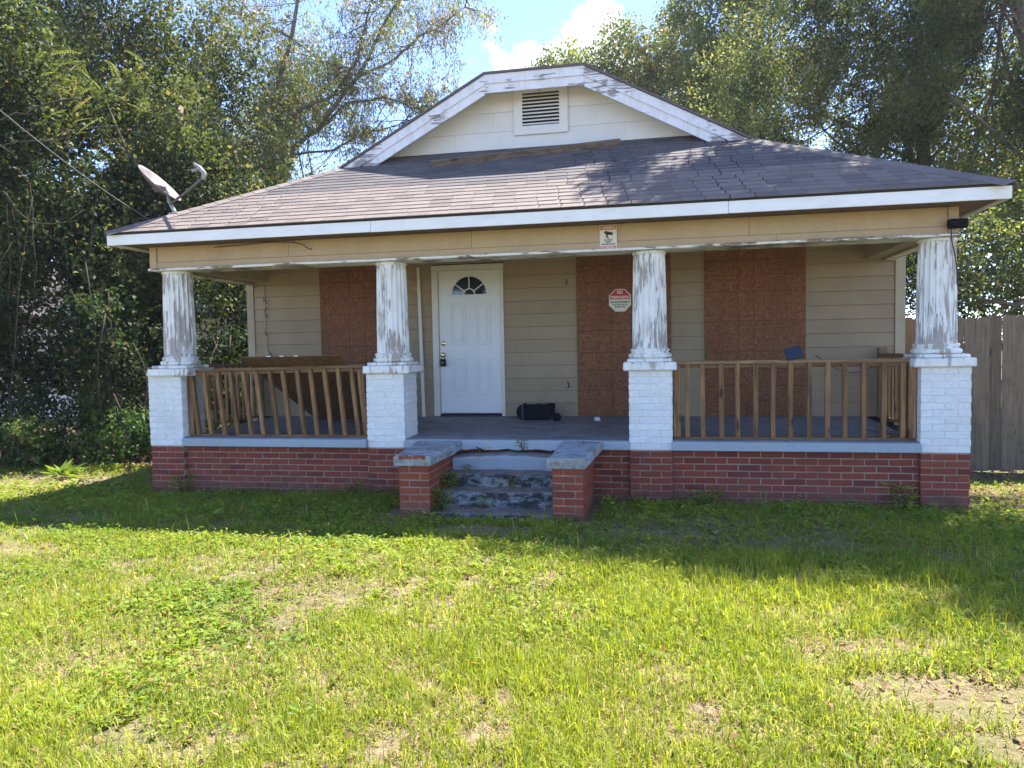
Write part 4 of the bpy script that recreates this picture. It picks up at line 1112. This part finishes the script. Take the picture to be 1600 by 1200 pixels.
def crown_points(ells, n, thr, freq, seed, shell=.5):
    g = np.random.default_rng(seed); vol = np.array([r[0] * r[1] * r[2] for c, r in ells]) ** .8; out = []
    for (c, r), v in zip(ells, vol / vol.sum()):
        k = int(n * v); u = unit(g.normal(size=(k * 3, 3))); rad = g.random(k * 3) ** shell
        P = u * rad[:, None]; P = P * (1 + .35 * (fbm(u * 2.2 + 5, seed + 3)[:, None] - .5)) * np.array(r) + np.array(c)
        keep = fbm(P * freq, seed, 3) > thr; out.append(P[keep][:k])
    return np.concatenate(out)
def crown(mat, parent, C, per, spread, L, W, droop=.35, seed=0, altp=.05, name='crown', zmin=-.05):
    C = C[C[:, 2] > zmin + .08]
    tb = np.clip((fbm(C * 1.1, seed + 11, 3) - .5) * 4.2 + .40, 0, 1)
    V, F, T, k = sprigs(C, per, spread, L, W, droop, seed, tb)
    g = np.random.default_rng(seed + 5); ap = altp * np.clip(1 + 6 * (np.repeat(vnoise(C * .8, seed + 21), per) - .5), .1, 4)
    al = np.repeat((g.random(k) < ap) * g.uniform(.5, 1, k), 4)
    V[:, 2] = np.maximum(V[:, 2], zmin)
    return np_mesh(name, V, F, mat, parent, WORLD[parent], T, al)
def wob(a, b, n, amp, r_):
    pts = []; off = Vector((0, 0, 0))
    for i in range(n + 1):
        t = i / n; p = a.lerp(b, t); e = math.sin(math.pi * t)
        off += Vector((r_.gauss(0, amp), r_.gauss(0, amp), r_.gauss(0, amp))) * .6; pts.append(p + off * (e ** .5 if i < n else 0) )
    return pts
def limbs(parent, fork_pts, ends, r0, seed, twigs=3, mat='bark', name='limbs'):
    r_ = random.Random(seed); mb = MB()
    for e in ends:
        f, fr0 = r_.choice(fork_pts); e = Vector(e); L = (e - f).length; rr = min(r0, .02 + L * .012) * fr0
        n = max(4, int(L / .5)); pts = wob(f, e, n, .05 * L ** .5, r_); mb.tube(pts, [rr * (1 - .85 * i / n) + .004 for i in range(n + 1)], 6)
        for k in range(twigs):
            i = r_.randrange(n // 2, n + 1); q = pts[i]; d = Vector((r_.gauss(0, 1), r_.gauss(0, 1), r_.gauss(.1, .8))).normalized() * r_.uniform(.4, 1.1) * min(1, L / 3)
            mb.tube(wob(q, q + d, 4, .04, r_), [rr * .28 * (1 - .7 * j / 4) + .003 for j in range(5)], 4)
    return mb.build(name, MT[mat], parent)
def tree(name, label, base, trunk, r0, ells, n, thr, freq, per, spread, L, W, mat, seed, nl=16, group=None, droop=.35, altp=.05, shell=.5, barkm='bark', zmin=-.05, extra=None, twigs=3, lr=.09):
    T = empty(name, base, label, 'tree', group); r_ = random.Random(seed)
    pts = [Vector(p) for p in trunk]; m_ = len(pts)
    path = [pts[0] + Vector((0, 0, -.1))] + pts[1:]
    fine = []
    for a, b in zip(path[:-1], path[1:]):
        q = wob(a, b, 4, .03, r_); fine += q[:-1]
    fine.append(path[-1]); nn = len(fine)
    MB().tube(fine, [r0 * (1.25 if i == 0 else 1) * (1 - .72 * i / nn) for i in range(nn)], 12).build('trunk', MT[barkm], T)
    C = crown_points(ells, n, thr, freq, seed, shell)
    if extra is not None: C = np.concatenate([C, extra])
    forks = [(fine[i], 1 - .6 * i / nn) for i in range(nn // 2, nn)]
    ei = np.random.default_rng(seed).choice(len(C), nl)
    limbs(T, forks, [tuple(C[i]) for i in ei], lr, seed, twigs, barkm)
    crown(MT[mat], T, C, per, spread, L, W, droop, seed, altp, zmin=zmin)
    return T
A = lambda px, py, Y: tuple(at(px, py, Y))

# --- left: vine covered trees
VG = 'vine covered trees left of the house'
tree('vine_covered_tree', 'dense vine covered tree at the far left edge of the yard', (-11.3, 2.6, 0), [(-11.3, 2.6, 0), (-11.0, 2.7, 3), (-11.2, 3, 6)], .17,
     [((-11.6, 2.7, 5.2), (2.6, 1.6, 3.6)), ((-10.7, 2.2, 2.0), (1.7, 1.0, 1.7))], 9500, .44, .9, 7, .14, .085, .062, 'leaf_vine', 31, group=VG, zmin=0.0)
tree('vine_covered_tree', 'dark tree hung with vines just left of the porch, behind the satellite dish', (-8.5, 4.2, 0), [(-8.5, 4.2, 0), (-8.6, 4.2, 3), (-8.4, 4.4, 6)], .18,
     [((-8.9, 4.4, 4.2), (1.75, 1.5, 2.7)), ((-8.7, 4.0, 1.6), (1.4, .9, 1.7)), ((-9.6, 3.0, 3.0), (1.5, 1.1, 2.2))], 9500, .45, 1.0, 7, .13, .08, .06, 'leaf_vine', 32, group=VG, zmin=0.0)
tree('vine_covered_tree', 'tall leafy tree filling the upper left behind the vine covered trees', (-12.5, 8, 0), [(-12.5, 8, 0), (-12.6, 8, 5), (-12.2, 8.2, 9)], .24,
     [((-13.0, 7.0, 8.2), (3.9, 2.2, 3.4)), ((-10.3, 8.0, 7.2), (2.3, 1.8, 2.8)), ((-9.4, 7.2, 4.4), (1.5, 1.4, 1.9)), ((-16.5, 6, 7), (2.5, 2, 4))], 15000, .45, .7, 7, .17, .095, .055, 'leaf_vine', 33, group=VG, nl=26, altp=.09)
tree('small_tree', 'small dark evergreen tree rising behind the left slope of the roof', (-8.0, 9.0, 0), [(-8.0, 9.0, 0), (-8.0, 9.0, 3), (-7.9, 9, 5)], .12,
     [((-8.3, 9.2, 3.9), (1.5, 1.2, 2.2)), ((-7.2, 9.3, 3.6), (1.2, 1.1, 1.7))], 4200, .43, 1.0, 7, .14, .08, .055, 'leaf_vine', 34, nl=10)
tree('small_tree', 'small bright yellow green tree showing beside the foot of the left gable board', (-7.4, 12.5, 0), [(-7.4, 12.5, 0), (-7.3, 12.5, 3), (-7.2, 12.5, 5.5)], .1,
     [((-7.9, 12.5, 5.0), (1.35, 1.2, 1.5)), ((-9.2, 12.5, 3.5), (2.0, 1.5, 2.6))], 2600, .42, 1.1, 6, .16, .10, .06, 'leaf_bright', 35, nl=10)
FR = empty('feathery_tree', (-10.6, 4.4, 0), 'feathery pale green fronds of a mimosa like tree in the upper left', 'tree')
MB().tube(wob(Vector((-10.6, 4.4, -.1)), Vector((-10.9, 4.2, 7.5)), 8, .04, random.Random(4)), [.12 - .008 * i for i in range(9)], 10).build('trunk', MT['bark'], FR)
gg = np.random.default_rng(15); fp = crown_points([((-11.6, 2.2, 6.9), (2.6, 1.0, 1.3)), ((-9.6, 3.4, 6.0), (1.3, 1.0, 1.1)), ((-8.6, 4.0, 5.3), (1.3, .9, .8))], 420, .46, 1.2, 15, .4)
nf = len(fp); az = gg.uniform(0, 2 * np.pi, nf); ax_ = np.stack([np.cos(az), np.sin(az), gg.uniform(-.5, .25, nf)], 1); ax_ = unit(ax_); K = 26
t_ = np.linspace(0, 1, K)[None, :, None]; ln_ = gg.uniform(.28, .5, nf)[:, None, None]
Pf = fp[:, None] + ax_[:, None] * ln_ * t_ - np.array([0, 0, 1.]) * (t_ ** 2) * ln_ * .45
sd = unit(np.cross(ax_, np.array([0, 0, 1.])))[:, None] * np.where(np.arange(K) % 2 == 0, 1, -1)[None, :, None]
Dv = sd + ax_[:, None] * .5 + np.array([0, 0, -.25]); Nv = np.broadcast_to(np.array([0, 0, 1.]), Dv.shape)
kk = nf * K; V_, F_ = leafquads(Pf.reshape(-1, 3), Dv.reshape(-1, 3), Nv.reshape(-1, 3) + gg.normal(0, .15, (kk, 3)), np.repeat(gg.uniform(.07, .11, nf), K) * np.tile(np.sin(np.linspace(.5, 2.9, K)), nf), np.full(kk, .02))
np_mesh('crown', V_, F_, MT['leaf_open'], FR, WORLD[FR], np.repeat(np.repeat(np.clip(gg.normal(.6, .3, nf), 0, 1), K), 4), np.repeat(np.repeat((gg.random(nf) < .1) * .6, K), 4))
# low vine wall with gaps, and undergrowth
def hedge(name, label, cat, pts, mat, seed, per, spread, L, W, stems=0, group=None, droop=.3, altp=.05):
    c = np.mean(pts, 0); T = empty(name, (c[0], c[1], 0), label, cat, group)
    crown(MT[mat], T, pts, per, spread, L, W, droop, seed, altp, 'foliage', zmin=.0)
    if stems:
        r_ = random.Random(seed); mb = MB()
        for i in range(stems):
            p = pts[r_.randrange(len(pts))]; z1 = p[2] + r_.uniform(.0, .7)
            mb.tube(wob(Vector((p[0] + r_.gauss(0, .15), p[1] + r_.gauss(0, .1), 0)), Vector((p[0], p[1], z1)), 7, .05, r_), [r_.uniform(.004, .014)] * 8, 5)
        tag(mb.build('stems', MT['vine'], T), kind='stuff')
    return T
g = np.random.default_rng(50)
def strip(x0, x1, y0, y1, z0, z1, n, thr, freq, seed, fade=0):
    g = np.random.default_rng(seed); P = np.stack([g.uniform(x0, x1, n), g.uniform(y0, y1, n), z0 + (z1 - z0) * g.random(n)], 1)
    P[:, 1] += (fbm(P * .8, seed, 2) - .5) * 1.2
    return P[fbm(P * freq, seed + 1, 3) > thr]
hedge('vine_thicket', 'tangled wall of leafy vines left of the porch with pale gaps in it', 'vines', np.concatenate([strip(-10.8, -7.5, 1.7, 2.5, .1, 2.5, 3000, .51, 1.5, 61), strip(-12.5, -10.2, 1.3, 2.4, .1, 3.4, 2600, .42, 1.3, 62), strip(-8.2, -7.0, 2.6, 5.0, .1, 2.0, 1500, .45, 1.5, 63)]), 'leaf_shaded', 61, 6, .11, .075, .055, 90, altp=.04)
hedge('undergrowth_shrub', 'low green shrub growing at the foot of the vines beside the left pier', 'shrub', np.concatenate([strip(-8.6, -6.9, 1.6, 2.6, .02, .75, 900, .40, 1.5, 64), strip(-9.8, -8.5, 1.1, 1.9, .02, .7, 500, .45, 1.5, 65)]), 'shrub', 64, 7, .09, .075, .05, 20)
hedge('vine_thicket', 'leafy green mass seen through the left end of the porch', 'vines', np.concatenate([strip(-8.0, -6.7, 4.5, 6.4, .1, 3.0, 2600, .40, 1.2, 66)]), 'leaf_shaded', 66, 6, .12, .08, .06, 30)
# hanging vines on the left trees
mb = MB(); r_ = random.Random(77)
HV = empty('hanging_vines', (-9.5, 1.6, 0), 'long bare brown vine stems hanging down in front of the left thicket', 'vines')
for i in range(13):
    x = r_.uniform(-12, -7.7); y = 1.25 + max(0, x + 9) * .9 + r_.uniform(-.1, .4); z1 = r_.uniform(2.4, 5.2); z0 = r_.choice((0, 0, .6, 1.2))
    mb.tube(wob(Vector((x, y, z0)), Vector((x + r_.uniform(-.5, .5), y + r_.uniform(0, .4), z1)), 8, .07, r_), r_.uniform(.003, .007), 5)
for i in range(5):
    x = r_.uniform(-12, -9); y = 1.3; z = r_.uniform(3.6, 5.2)
    mb.tube(wob(Vector((x, y, z)), Vector((x + r_.uniform(1, 2.2), y + .3, z + r_.uniform(-.5, .6))), 8, .08, r_), r_.uniform(.006, .014), 5)
mb.build('vine_stems', MT['vine'], HV)

# --- open tree with visible limbs behind the roof, left of the gable
OT = empty('open_tree', A(395, 470, 13), 'open airy tree with long bare grey limbs and drooping leaves left of the gable', 'tree')
OT.location.z = 0; WORLD[OT] = Vector(OT.location)
limbs_px = [  # (points px,py,Y), radius
    ([(395, 480, 13), (400, 300, 13), (415, 190, 12.8), (455, 60, 12.5), (470, -60, 12.2)], .15),
    ([(400, 300, 13), (450, 240, 13), (500, 200, 13.2), (560, 120, 13.4), (610, 20, 13.5), (650, -60, 13.5)], .12),
    ([(500, 200, 13.2), (545, 160, 13), (600, 152, 12.7), (640, 168, 12.5), (675, 165, 12.4)], .06),
    ([(415, 190, 12.8), (470, 170, 12.6), (520, 150, 12.4), (560, 90, 12.2), (575, 20, 12.2), (600, -50, 12)], .08),
    ([(560, 120, 13.4), (620, 90, 13.4), (650, 60, 13.4), (700, 30, 13.4), (730, 2, 13.4)], .055),
    ([(450, 240, 13), (520, 235, 12.9), (580, 205, 12.7), (640, 188, 12.6)], .05),
    ([(455, 60, 12.5), (500, 95, 12.3), (540, 110, 12)], .04),
    ([(455, 60, 12.5), (400, 30, 12.3), (350, 10, 12)], .06),
]
mb = MB(); r_ = random.Random(12); tw = []
for i, (pp, r0) in enumerate(limbs_px):
    raw = [at(*p) for p in pp]
    if i == 0: raw[0] = Vector((raw[0].x, raw[0].y, 0))
    fine = []
    for a, b in zip(raw[:-1], raw[1:]): fine += wob(a, b, 4, .035, r_)[:-1]
    fine.append(raw[-1]); n = len(fine)
    r0 *= .78; (MB() if i == 0 else mb).tube(fine, [r0 * (1 - .75 * j / n) for j in range(n)], 8) if i else MB().tube(fine, [r0 * (1 - .7 * j / n) for j in range(n)], 10).build('trunk', MT['bark'], OT)
    for j in range(n // 3, n):
        for k in range(4):
            q = fine[j]; d = Vector((r_.gauss(0, 1), r_.gauss(0, .7), r_.gauss(0, .7))).normalized() * r_.uniform(.5, 1.5)
            tp = wob(q, q + d + Vector((0, 0, -.15)), 5, .05, r_); mb.tube(tp, [.016 * (1 - .15 * z) for z in range(6)], 4); tw += [tp[3], tp[4], tp[5]]
mb.build('limbs', MT['bark'], OT)
C = np.array([tuple(p) for p in tw]); gg = np.random.default_rng(3)
C = np.repeat(C, 4, 0) + gg.normal(size=(len(C) * 4, 3)) * .25
C = C[fbm(C * 1.1, 91, 3) > .40]
crown(MT['leaf_open'], OT, C, 8, .16, .125, .032, .9, 91, .16)
tree('open_tree', 'leafy grey green tree crown between the vines and the open limbed tree', (-12.2, 14, 0), [(-12.2, 14, 0), (-12, 14, 6), (-11.5, 14, 11)], .2,
     [((-11.8, 14, 9.3), (2.6, 2.0, 3.4)), ((-10.6, 13.5, 6.0), (2.2, 1.6, 2.0))], 5200, .50, .8, 7, .17, .115, .04, 'leaf_open', 36, altp=.12, droop=.7)

# --- middle background
BG = 'sunlit trees beyond the house'
tree('background_tree', 'pale yellow green tree top showing just above the ridge of the gable', (-2, 24, 0), [(-2, 24, 0), (-2, 24, 7), (-2, 24, 11)], .3,
     [((-3.6, 24, 11.6), (2.4, 2, 2.5)), ((-1.4, 24, 12.4), (1.7, 2, 2.7)), ((1.0, 24, 12.6), (1.9, 2, 2.6)), ((-6.5, 24, 10.4), (2.4, 2, 2.2))], 6200, .45, .6, 7, .26, .15, .09, 'leaf_far', 41, altp=.15)
tree('background_tree', 'tall pale yellow green tree behind the right slope of the gable', (2.6, 21, 0), [(2.6, 21, 0), (2.6, 21, 7), (2.8, 21, 13)], .3,
     [((1.9, 21, 12.2), (2.2, 2, 3.4)), ((2.4, 21, 8.5), (3.0, 2, 3.0)), ((4.8, 21.5, 13.5), (2.6, 2, 3.0)), ((2.9, 21, 15.4), (2.0, 2, 1.8))], 7500, .46, .6, 7, .24, .14, .085, 'leaf_far', 42, altp=.15)
# --- right side
tree('oak_tree', 'large leafy oak tree behind the right side of the roof', (7.2, 15, 0), [(7.2, 15, 0), (7.3, 15, 4), (7.0, 14.8, 9)], .32,
     [((4.6, 14.0, 9.0), (3.0, 2.0, 4.2)), ((7.4, 14.5, 8.4), (3.4, 2.2, 4.4)), ((3.6, 14, 6.4), (2.6, 1.8, 2.6)), ((8.5, 14, 12.0), (3.6, 2.4, 3.2)), ((5.2, 13.6, 12.0), (2.8, 2, 2.6)), ((5.9, 14.5, 5.4), (3.0, 1.8, 2.6)), ((2.9, 14.8, 5.2), (1.8, 1.6, 1.8)), (A(1290, 225, 15.5), (1.7, 1.2, 1.5)), (A(1180, 120, 15.5), (2.0, 1.2, 1.8)), (A(1400, 190, 15.5), (2.0, 1.2, 1.8))], 24000, .43, .75, 7, .19, .10, .05, 'leaf_oak', 43, nl=40, altp=.10, lr=.12)
tree('oak_tree', 'oak tree with a thick dark trunk and long limbs at the right edge', (10.2, 11.5, 0), [(10.2, 11.5, 0), (9.5, 11.5, 3.5), (8.6, 11.6, 6.5), (7.9, 11.7, 10)], .33,
     [((8.8, 11.8, 6.0), (2.4, 1.8, 2.6)), ((9.0, 11.6, 9.5), (3.0, 2.0, 2.4)), ((6.6, 11.2, 8.8), (2.2, 1.6, 2.0))], 9000, .49, .85, 7, .18, .10, .05, 'leaf_oak', 44, nl=34, altp=.06, lr=.13, twigs=4)
tree('leafy_tree', 'dark green tree standing behind the board fence at the right', (8.2, 6.6, 0), [(8.2, 6.6, 0), (8.2, 6.6, 2), (8.0, 6.8, 4.2)], .16,
     [((7.6, 6.6, 3.0), (2.5, 1.4, 1.7)), ((5.0, 6.8, 2.6), (1.8, 1.2, 1.6)), ((9.6, 6.4, 3.6), (2.4, 1.4, 2.6)), ((4.2, 9.5, 3.0), (1.6, 1.2, 1.8))], 8500, .455, 1.0, 7, .14, .075, .045, 'leaf_oak', 45, nl=20, altp=.04)
# its limbs lean out over the lawn and roof, above the picture: these throw the dappled shade
tree('shade_tree', 'tall tree right of the house whose boughs reach over the roof and lawn', (8.6, 3.9, 0), [(8.6, 3.9, 0), (8.2, 3.7, 4), (7.2, 3.2, 7.0), (6.2, 2.8, 8.6)], .26,
     [((4.5, 4.0, 9.2), (2.7, 1.9, 1.4)), ((6.2, 2.6, 9.3), (2.3, 1.4, 1.1)), ((2.9, 3.7, 9.2), (1.6, 1.3, 1.0))], 6800, .515, 1.5, 7, .18, .11, .06, 'leaf_oak', 46, nl=30, altp=.05)
# far tree line all round
FT = []
gg = np.random.default_rng(8)
for x, y, s, lb in ((-26, 16, 5, 'far tree beyond the neighbouring house, outermost at the left'), (-20, 24, 6, 'far tree rising behind the roof of the neighbouring house'), (-13, 30, 6, 'far tree seen between the limbs of the open airy tree'), (14, 24, 6, 'far tree standing directly behind the large oak tree'), (20, 17, 6, 'far tree behind the thick dark oak trunk at the right edge'), (17, 9, 4, 'low far tree behind the board fence, outermost at the right')):
    tree('far_tree', lb, (x, y, 0), [(x, y, 0), (x, y, s * .8), (x, y, s * 1.3)], .3,
         [((x, y, s * 1.15), (s * .75, s * .6, s)), ], 3000, .44, .5, 6, .4, .24, .15, 'leaf_oak', 100 + int(abs(x)), nl=8, group='trees in the tree line beyond the yard')

# ------------------------------------------------------------------ lawn
def dirt(x, y):
    """0..1 bareness of the ground"""
    P = np.stack([x, y, 0 * x], 1); d = np.clip((fbm(P * 1.2, 201, 4) - .60) * 6, 0, 1) * .6 + np.clip((fbm(P * 5.5, 205, 3) - .575) * 6, 0, 1) * .8
    for cx_, cy_, rx, ry, a in ((1.30, -4.12, .60, .24, 1.0), (1.75, -4.5, .6, .28, 1.0), (.95, -3.6, .35, .16, .8), (-5.3, -2.55, .8, .18, .8), (-1.5, -1.45, .5, .22, 1.0), (1.3, -1.7, .9, .16, .75), (.7, -3.1, .25, .12, .6), (-7.8, .4, 1.0, .5, .95), (3.6, .3, .9, .8, .9), (-.5, -4.4, .12, .05, .8)):
        q = ((x - cx_) / rx) ** 2 + ((y - cy_) / ry) ** 2
        d = np.maximum(d, a * np.clip(1.6 - q + (fbm(P * 6, 207, 2) - .5) * 1.5, 0, 1))
    return np.clip(d, 0, 1)
def inframe(n, y0, y1, g, pw=1.0):
    y = y0 + (y1 - y0) * g.random(n) ** pw
    d = y - CAM_POS.y; x = d * np.tan(np.radians(g.uniform(-49.5, 25.5, n)))
    return x, y
def solid(x, y):   # where no plant may stand
    s = (y > -.01) & (x > -5.9) & (x < 2.87)
    s |= (y > -1.10) & (x > -2.62) & (x < -.60)
    return s
g = np.random.default_rng(70)
# blades
N = 500000
x, y = inframe(N, -5.5, 1.6, g, 1.0)
NO = 110000      # the lawn goes on, seen less closely, either side of the picture
yo = -7.4 + 10.4 * g.random(NO); xo = g.uniform(-13, 8.5, NO); an = np.degrees(np.arctan2(xo, yo - CAM_POS.y)); ko = (an < -49.3) | (an > 25.3) | (yo < -5.4)
x = np.concatenate([x, xo[ko]]); y = np.concatenate([y, yo[ko]]); outer = np.concatenate([np.zeros(N, bool), np.ones(ko.sum(), bool)]); N = len(x)
keep = ~solid(x, y) & (g.random(N) > dirt(x, y) * .96) & (fbm(np.stack([x * 2.2, y * 2.2, 0 * x], 1), 210, 3) + g.random(N) * .5 > .50)
keep &= g.random(N) < np.where(y > -1.6, .55, 1.0)
x, y, outer = x[keep], y[keep], outer[keep]; n = len(x); z = gh(x, y) - .004
P0 = np.stack([x, y, z], 1); pat = fbm(np.stack([x * .8, y * .8, 0 * x], 1), 211, 3); pat2 = fbm(np.stack([x * 2.5, y * 2.5, 0 * x], 1), 212, 2)
ln = (.028 + .080 * g.random(n) ** 1.7) * (.65 + .85 * np.clip((pat - .3) * 2, 0, 1)) * np.where(y > -1.9, .75, 1.)
tall = g.random(n) < .006; ln = np.where(tall, g.uniform(.12, .24, n), ln)
dry = (g.random(n) < .15 + .26 * np.clip((pat2 - .52) * 5, 0, 1) + .12 * np.clip((.45 - pat) * 5, 0, 1))
az = g.uniform(0, 2 * np.pi, n); lean = np.where(dry, g.uniform(.6, 1.5, n), np.abs(g.normal(.62, .38, n)))
Dh = np.stack([np.cos(az), np.sin(az), 0 * az], 1); S = np.stack([-np.sin(az), np.cos(az), 0 * az], 1)
wd = g.uniform(.0014, .0031, n)[:, None] * (1 + .12 * np.maximum(y - CAM_POS.y - 2, 0))[:, None] * np.where(outer, 1.8, 1.)[:, None]
Lc = ln[:, None]; up_ = np.array([0, 0, 1.])
c1, s1 = np.cos(lean * .5)[:, None], np.sin(lean * .5)[:, None]; c2, s2 = np.cos(lean * 1.4)[:, None], np.sin(lean * 1.4)[:, None]
M1 = P0 + Lc * .5 * (up_ * c1 + Dh * s1); TP = M1 + Lc * .5 * (up_ * c2 + Dh * s2)
TP[:, 2] = np.maximum(TP[:, 2], P0[:, 2] + .006)
V = np.stack([P0 - S * wd, P0 + S * wd, M1 + S * wd * .8, M1 - S * wd * .8, TP], 1).reshape(-1, 3)
b = np.arange(n)[:, None] * 5
tint = np.repeat(np.clip(.25 + 1.1 * (pat - .35) + g.normal(0, .22, n), 0, 1), 5); alt = np.repeat(np.where(dry, g.uniform(.5, 1, n), g.uniform(0, .12, n)), 5)
o = np_mesh('grass', V, b + np.array([[0, 1, 2, 3]]), MT['grass'], None, (0, 0, 0), tint, alt, tris=b + np.array([[3, 2, 4]])); tag(o, kind='stuff')
# broad weeds
def carpet(name, n, y0, y1, dens, per, L, W, mat, seed, altp, h=.05, flat=.35, pw=1.):
    g = np.random.default_rng(seed); x, y = inframe(n, y0, y1, g, pw)
    k = ~solid(x, y) & (g.random(n) < dens(x, y)); x, y = x[k], y[k]; n = len(x); z = gh(x, y)
    C = np.stack([x, y, z], 1); C = np.repeat(C, per, 0); m_ = len(C)
    az = g.uniform(0, 2 * np.pi, m_); D = np.stack([np.cos(az), np.sin(az), g.uniform(-.15, .7, m_)], 1)
    C[:, 2] += g.random(m_) * h * np.repeat(g.uniform(.3, 1.3, n), per); C[:, :2] += g.normal(0, .02, (m_, 2))
    N_ = np.stack([g.normal(0, flat, m_), g.normal(0, flat, m_), np.ones(m_)], 1); s = g.uniform(.6, 1.3, m_)
    V, F = leafquads(C, D, N_, L * s, W * s)
    t = np.clip(fbm(C * 1.5, seed, 2) * 1.3 - .2 + g.normal(0, .2, m_), 0, 1); a = (g.random(m_) < altp) * g.uniform(.4, 1, m_)
    o = np_mesh(name, V, F, mat, None, (0, 0, 0), np.repeat(t, 4), np.repeat(a, 4)); tag(o, kind='stuff'); return o
def f2(x, y, f, s): return fbm(np.stack([x * f, y * f, 0 * x], 1), s, 3)
carpet('weeds', 62000, -5.0, 1.5, lambda x, y: np.clip((y + 4.6) / 3.0 + .5 * (x < -2.2), .08, 1) * np.clip((f2(x, y, 1.4, 301) - .28) * 2.6, .08, 1) * (1 - dirt(x, y) * .9) * (.6 + .4 * (x < -1.5)), 5, .036, .017, MT['weed'], 71, .06, .06, .6)
carpet('weeds', 1500, -1.3, .3, lambda x, y: np.clip((f2(x, y, 2.3, 303) - .42) * 6, 0, 1), 9, .045, .026, MT['weed'], 72, .03, .09, .6)
carpet('leaf_litter', 16000, -5.4, 3.0, lambda x, y: .10 + .9 * (((x > 2.9) & (y > -1.2)) | ((x < -6) & (y > -.4))), 2, .045, .03, MT['litter'], 73, .3, .02)
carpet("thatch", 80000, -5.5, 1.5, lambda x, y: .25 + .5 * np.clip((f2(x, y, 1.1, 305) - .45) * 5, 0, 1), 2, .05, .0035, MT['litter'], 74, .75, .018, .1)
# plants one can point at
def plant(name, label, c, n, L, W, mat, seed, h=.2, spread=.12, cat='plant', stem=True, group=None):
    g = np.random.default_rng(seed); T = empty(name, c, label, cat, group); c = np.array(c)
    az = g.uniform(0, 2 * np.pi, n); hh_ = g.random(n) * h
    C = c + np.stack([np.cos(az) * spread * g.random(n), np.sin(az) * spread * g.random(n), hh_], 1)
    D = np.stack([np.cos(az), np.sin(az), g.uniform(-.1, .9, n)], 1); s = g.uniform(.6, 1.2, n)
    V, F = leafquads(C, D, np.stack([g.normal(0, .3, n), g.normal(0, .3, n), np.ones(n)], 1), L * s, W * s)
    np_mesh('leaves', V, F, mat, T, tuple(c), np.repeat(np.clip(g.normal(.6, .25, n), 0, 1), 4), np.repeat((g.random(n) < .06) * .8, 4))
    if stem:
        mb = MB(); r_ = random.Random(seed)
        for i in range(max(3, n // 12)): mb.tube([tuple(c), tuple(c + np.array([r_.uniform(-spread, spread) * .5, r_.uniform(-spread, spread) * .5, h * .5])), tuple(c + np.array([r_.uniform(-spread, spread), r_.uniform(-spread, spread), h]))], .002, 4)
        mb.build('stems', MT['vine'], T)
plant('leafy_plant', 'bright yellow green broad leaved plant at the foot of the left vines', (-7.68, .62, 0), 46, .26, .05, MT['leaf_bright'], 81, .10, .06)
plant('weed_plant', 'small weed tuft growing at the porch edge above the middle of the steps', (-1.42, -.085, .50), 60, .035, .018, MT['weed'], 82, .13, .06)
plant('weed_plant', 'tiny weed growing from the left of the porch edge above the steps', (-1.85, -.09, .49), 26, .03, .016, MT['weed'], 83, .06, .09)
plant('weed_plant', 'green weed sprouting at the left end of the second step', (-1.92, -.42, .33), 44, .035, .02, MT['weed'], 84, .07, .08)
plant('weed_plant', 'bushy weed at the left of the steps beside the brick side wall', (-2.06, -.62, .20), 120, .05, .028, MT['weed'], 85, .16, .10)
plant('weed_plant', 'weed clump growing at the bottom left corner of the steps', (-2.06, -.92, .03), 150, .05, .028, MT['weed'], 86, .22, .09)
plant('weed_plant', 'small bright weed in front of the middle of the second step', (-1.46, -.56, .21), 30, .035, .02, MT['weed'], 87, .10, .04)
plant('weed_plant', 'small weed in the middle of the lowest step', (-1.67, -.80, .055), 50, .03, .02, MT['weed'], 88, .11, .06)
plant('weed_plant', 'leafy weed growing against the brick wall by the right end pier', (2.22, -.08, -.02), 110, .07, .03, MT['weed'], 89, .22, .14)
plant('weed_plant', 'leafy weed at the foot of the wall right of the third pier', (.42, -.15, -.02), 110, .06, .032, MT['weed'], 90, .16, .16)
plant('weed_plant', 'leafy weed against the wall left of the second pier', (-3.28, -.10, -.03), 80, .06, .03, MT['weed'], 91, .18, .12)
plant('weed_plant', 'weed clump growing up beside the left end pier', (-5.40, -.12, -.03), 90, .06, .03, MT['weed'], 92, .2, .13)
# stiff dead stalks by the steps
for i, (a_, b_, l_) in enumerate((((-2.30, -1.30, 0), (-2.42, -1.32, .30), 'dry pale grass stalk leaning left in front of the left step wall'), ((-1.92, -1.45, 0), (-2.12, -1.43, .34), 'dry pale grass stalk leaning in front of the lowest step'), ((-.88, -1.3, 0), (-.92, -1.3, .24), 'dry pale grass stalk in front of the right step wall'))):
    tag(MB().tube([a_, tuple((p + q) / 2 + .01 for p, q in zip(a_, b_)), b_], [.003, .0028, .0015], 5).build('grass_stalk', MT['litter']), l_, 'grass stalk')
# dead vine litter in the right corner of the porch
mb = MB(); r_ = random.Random(21)
for i in range(40):
    p = Vector((2.25 + r_.gauss(0, .08), .22 + r_.uniform(-.1, .2), .64)); mb.tube(wob(p, p + Vector((r_.gauss(0, .1), r_.gauss(0, .06), abs(r_.gauss(0, .10)))), 3, .02, r_), .0022, 4)
tag(mb.build('dead_vine', MT['vine']), 'tangle of dead brown vine at the right end of the right railing', 'vine')
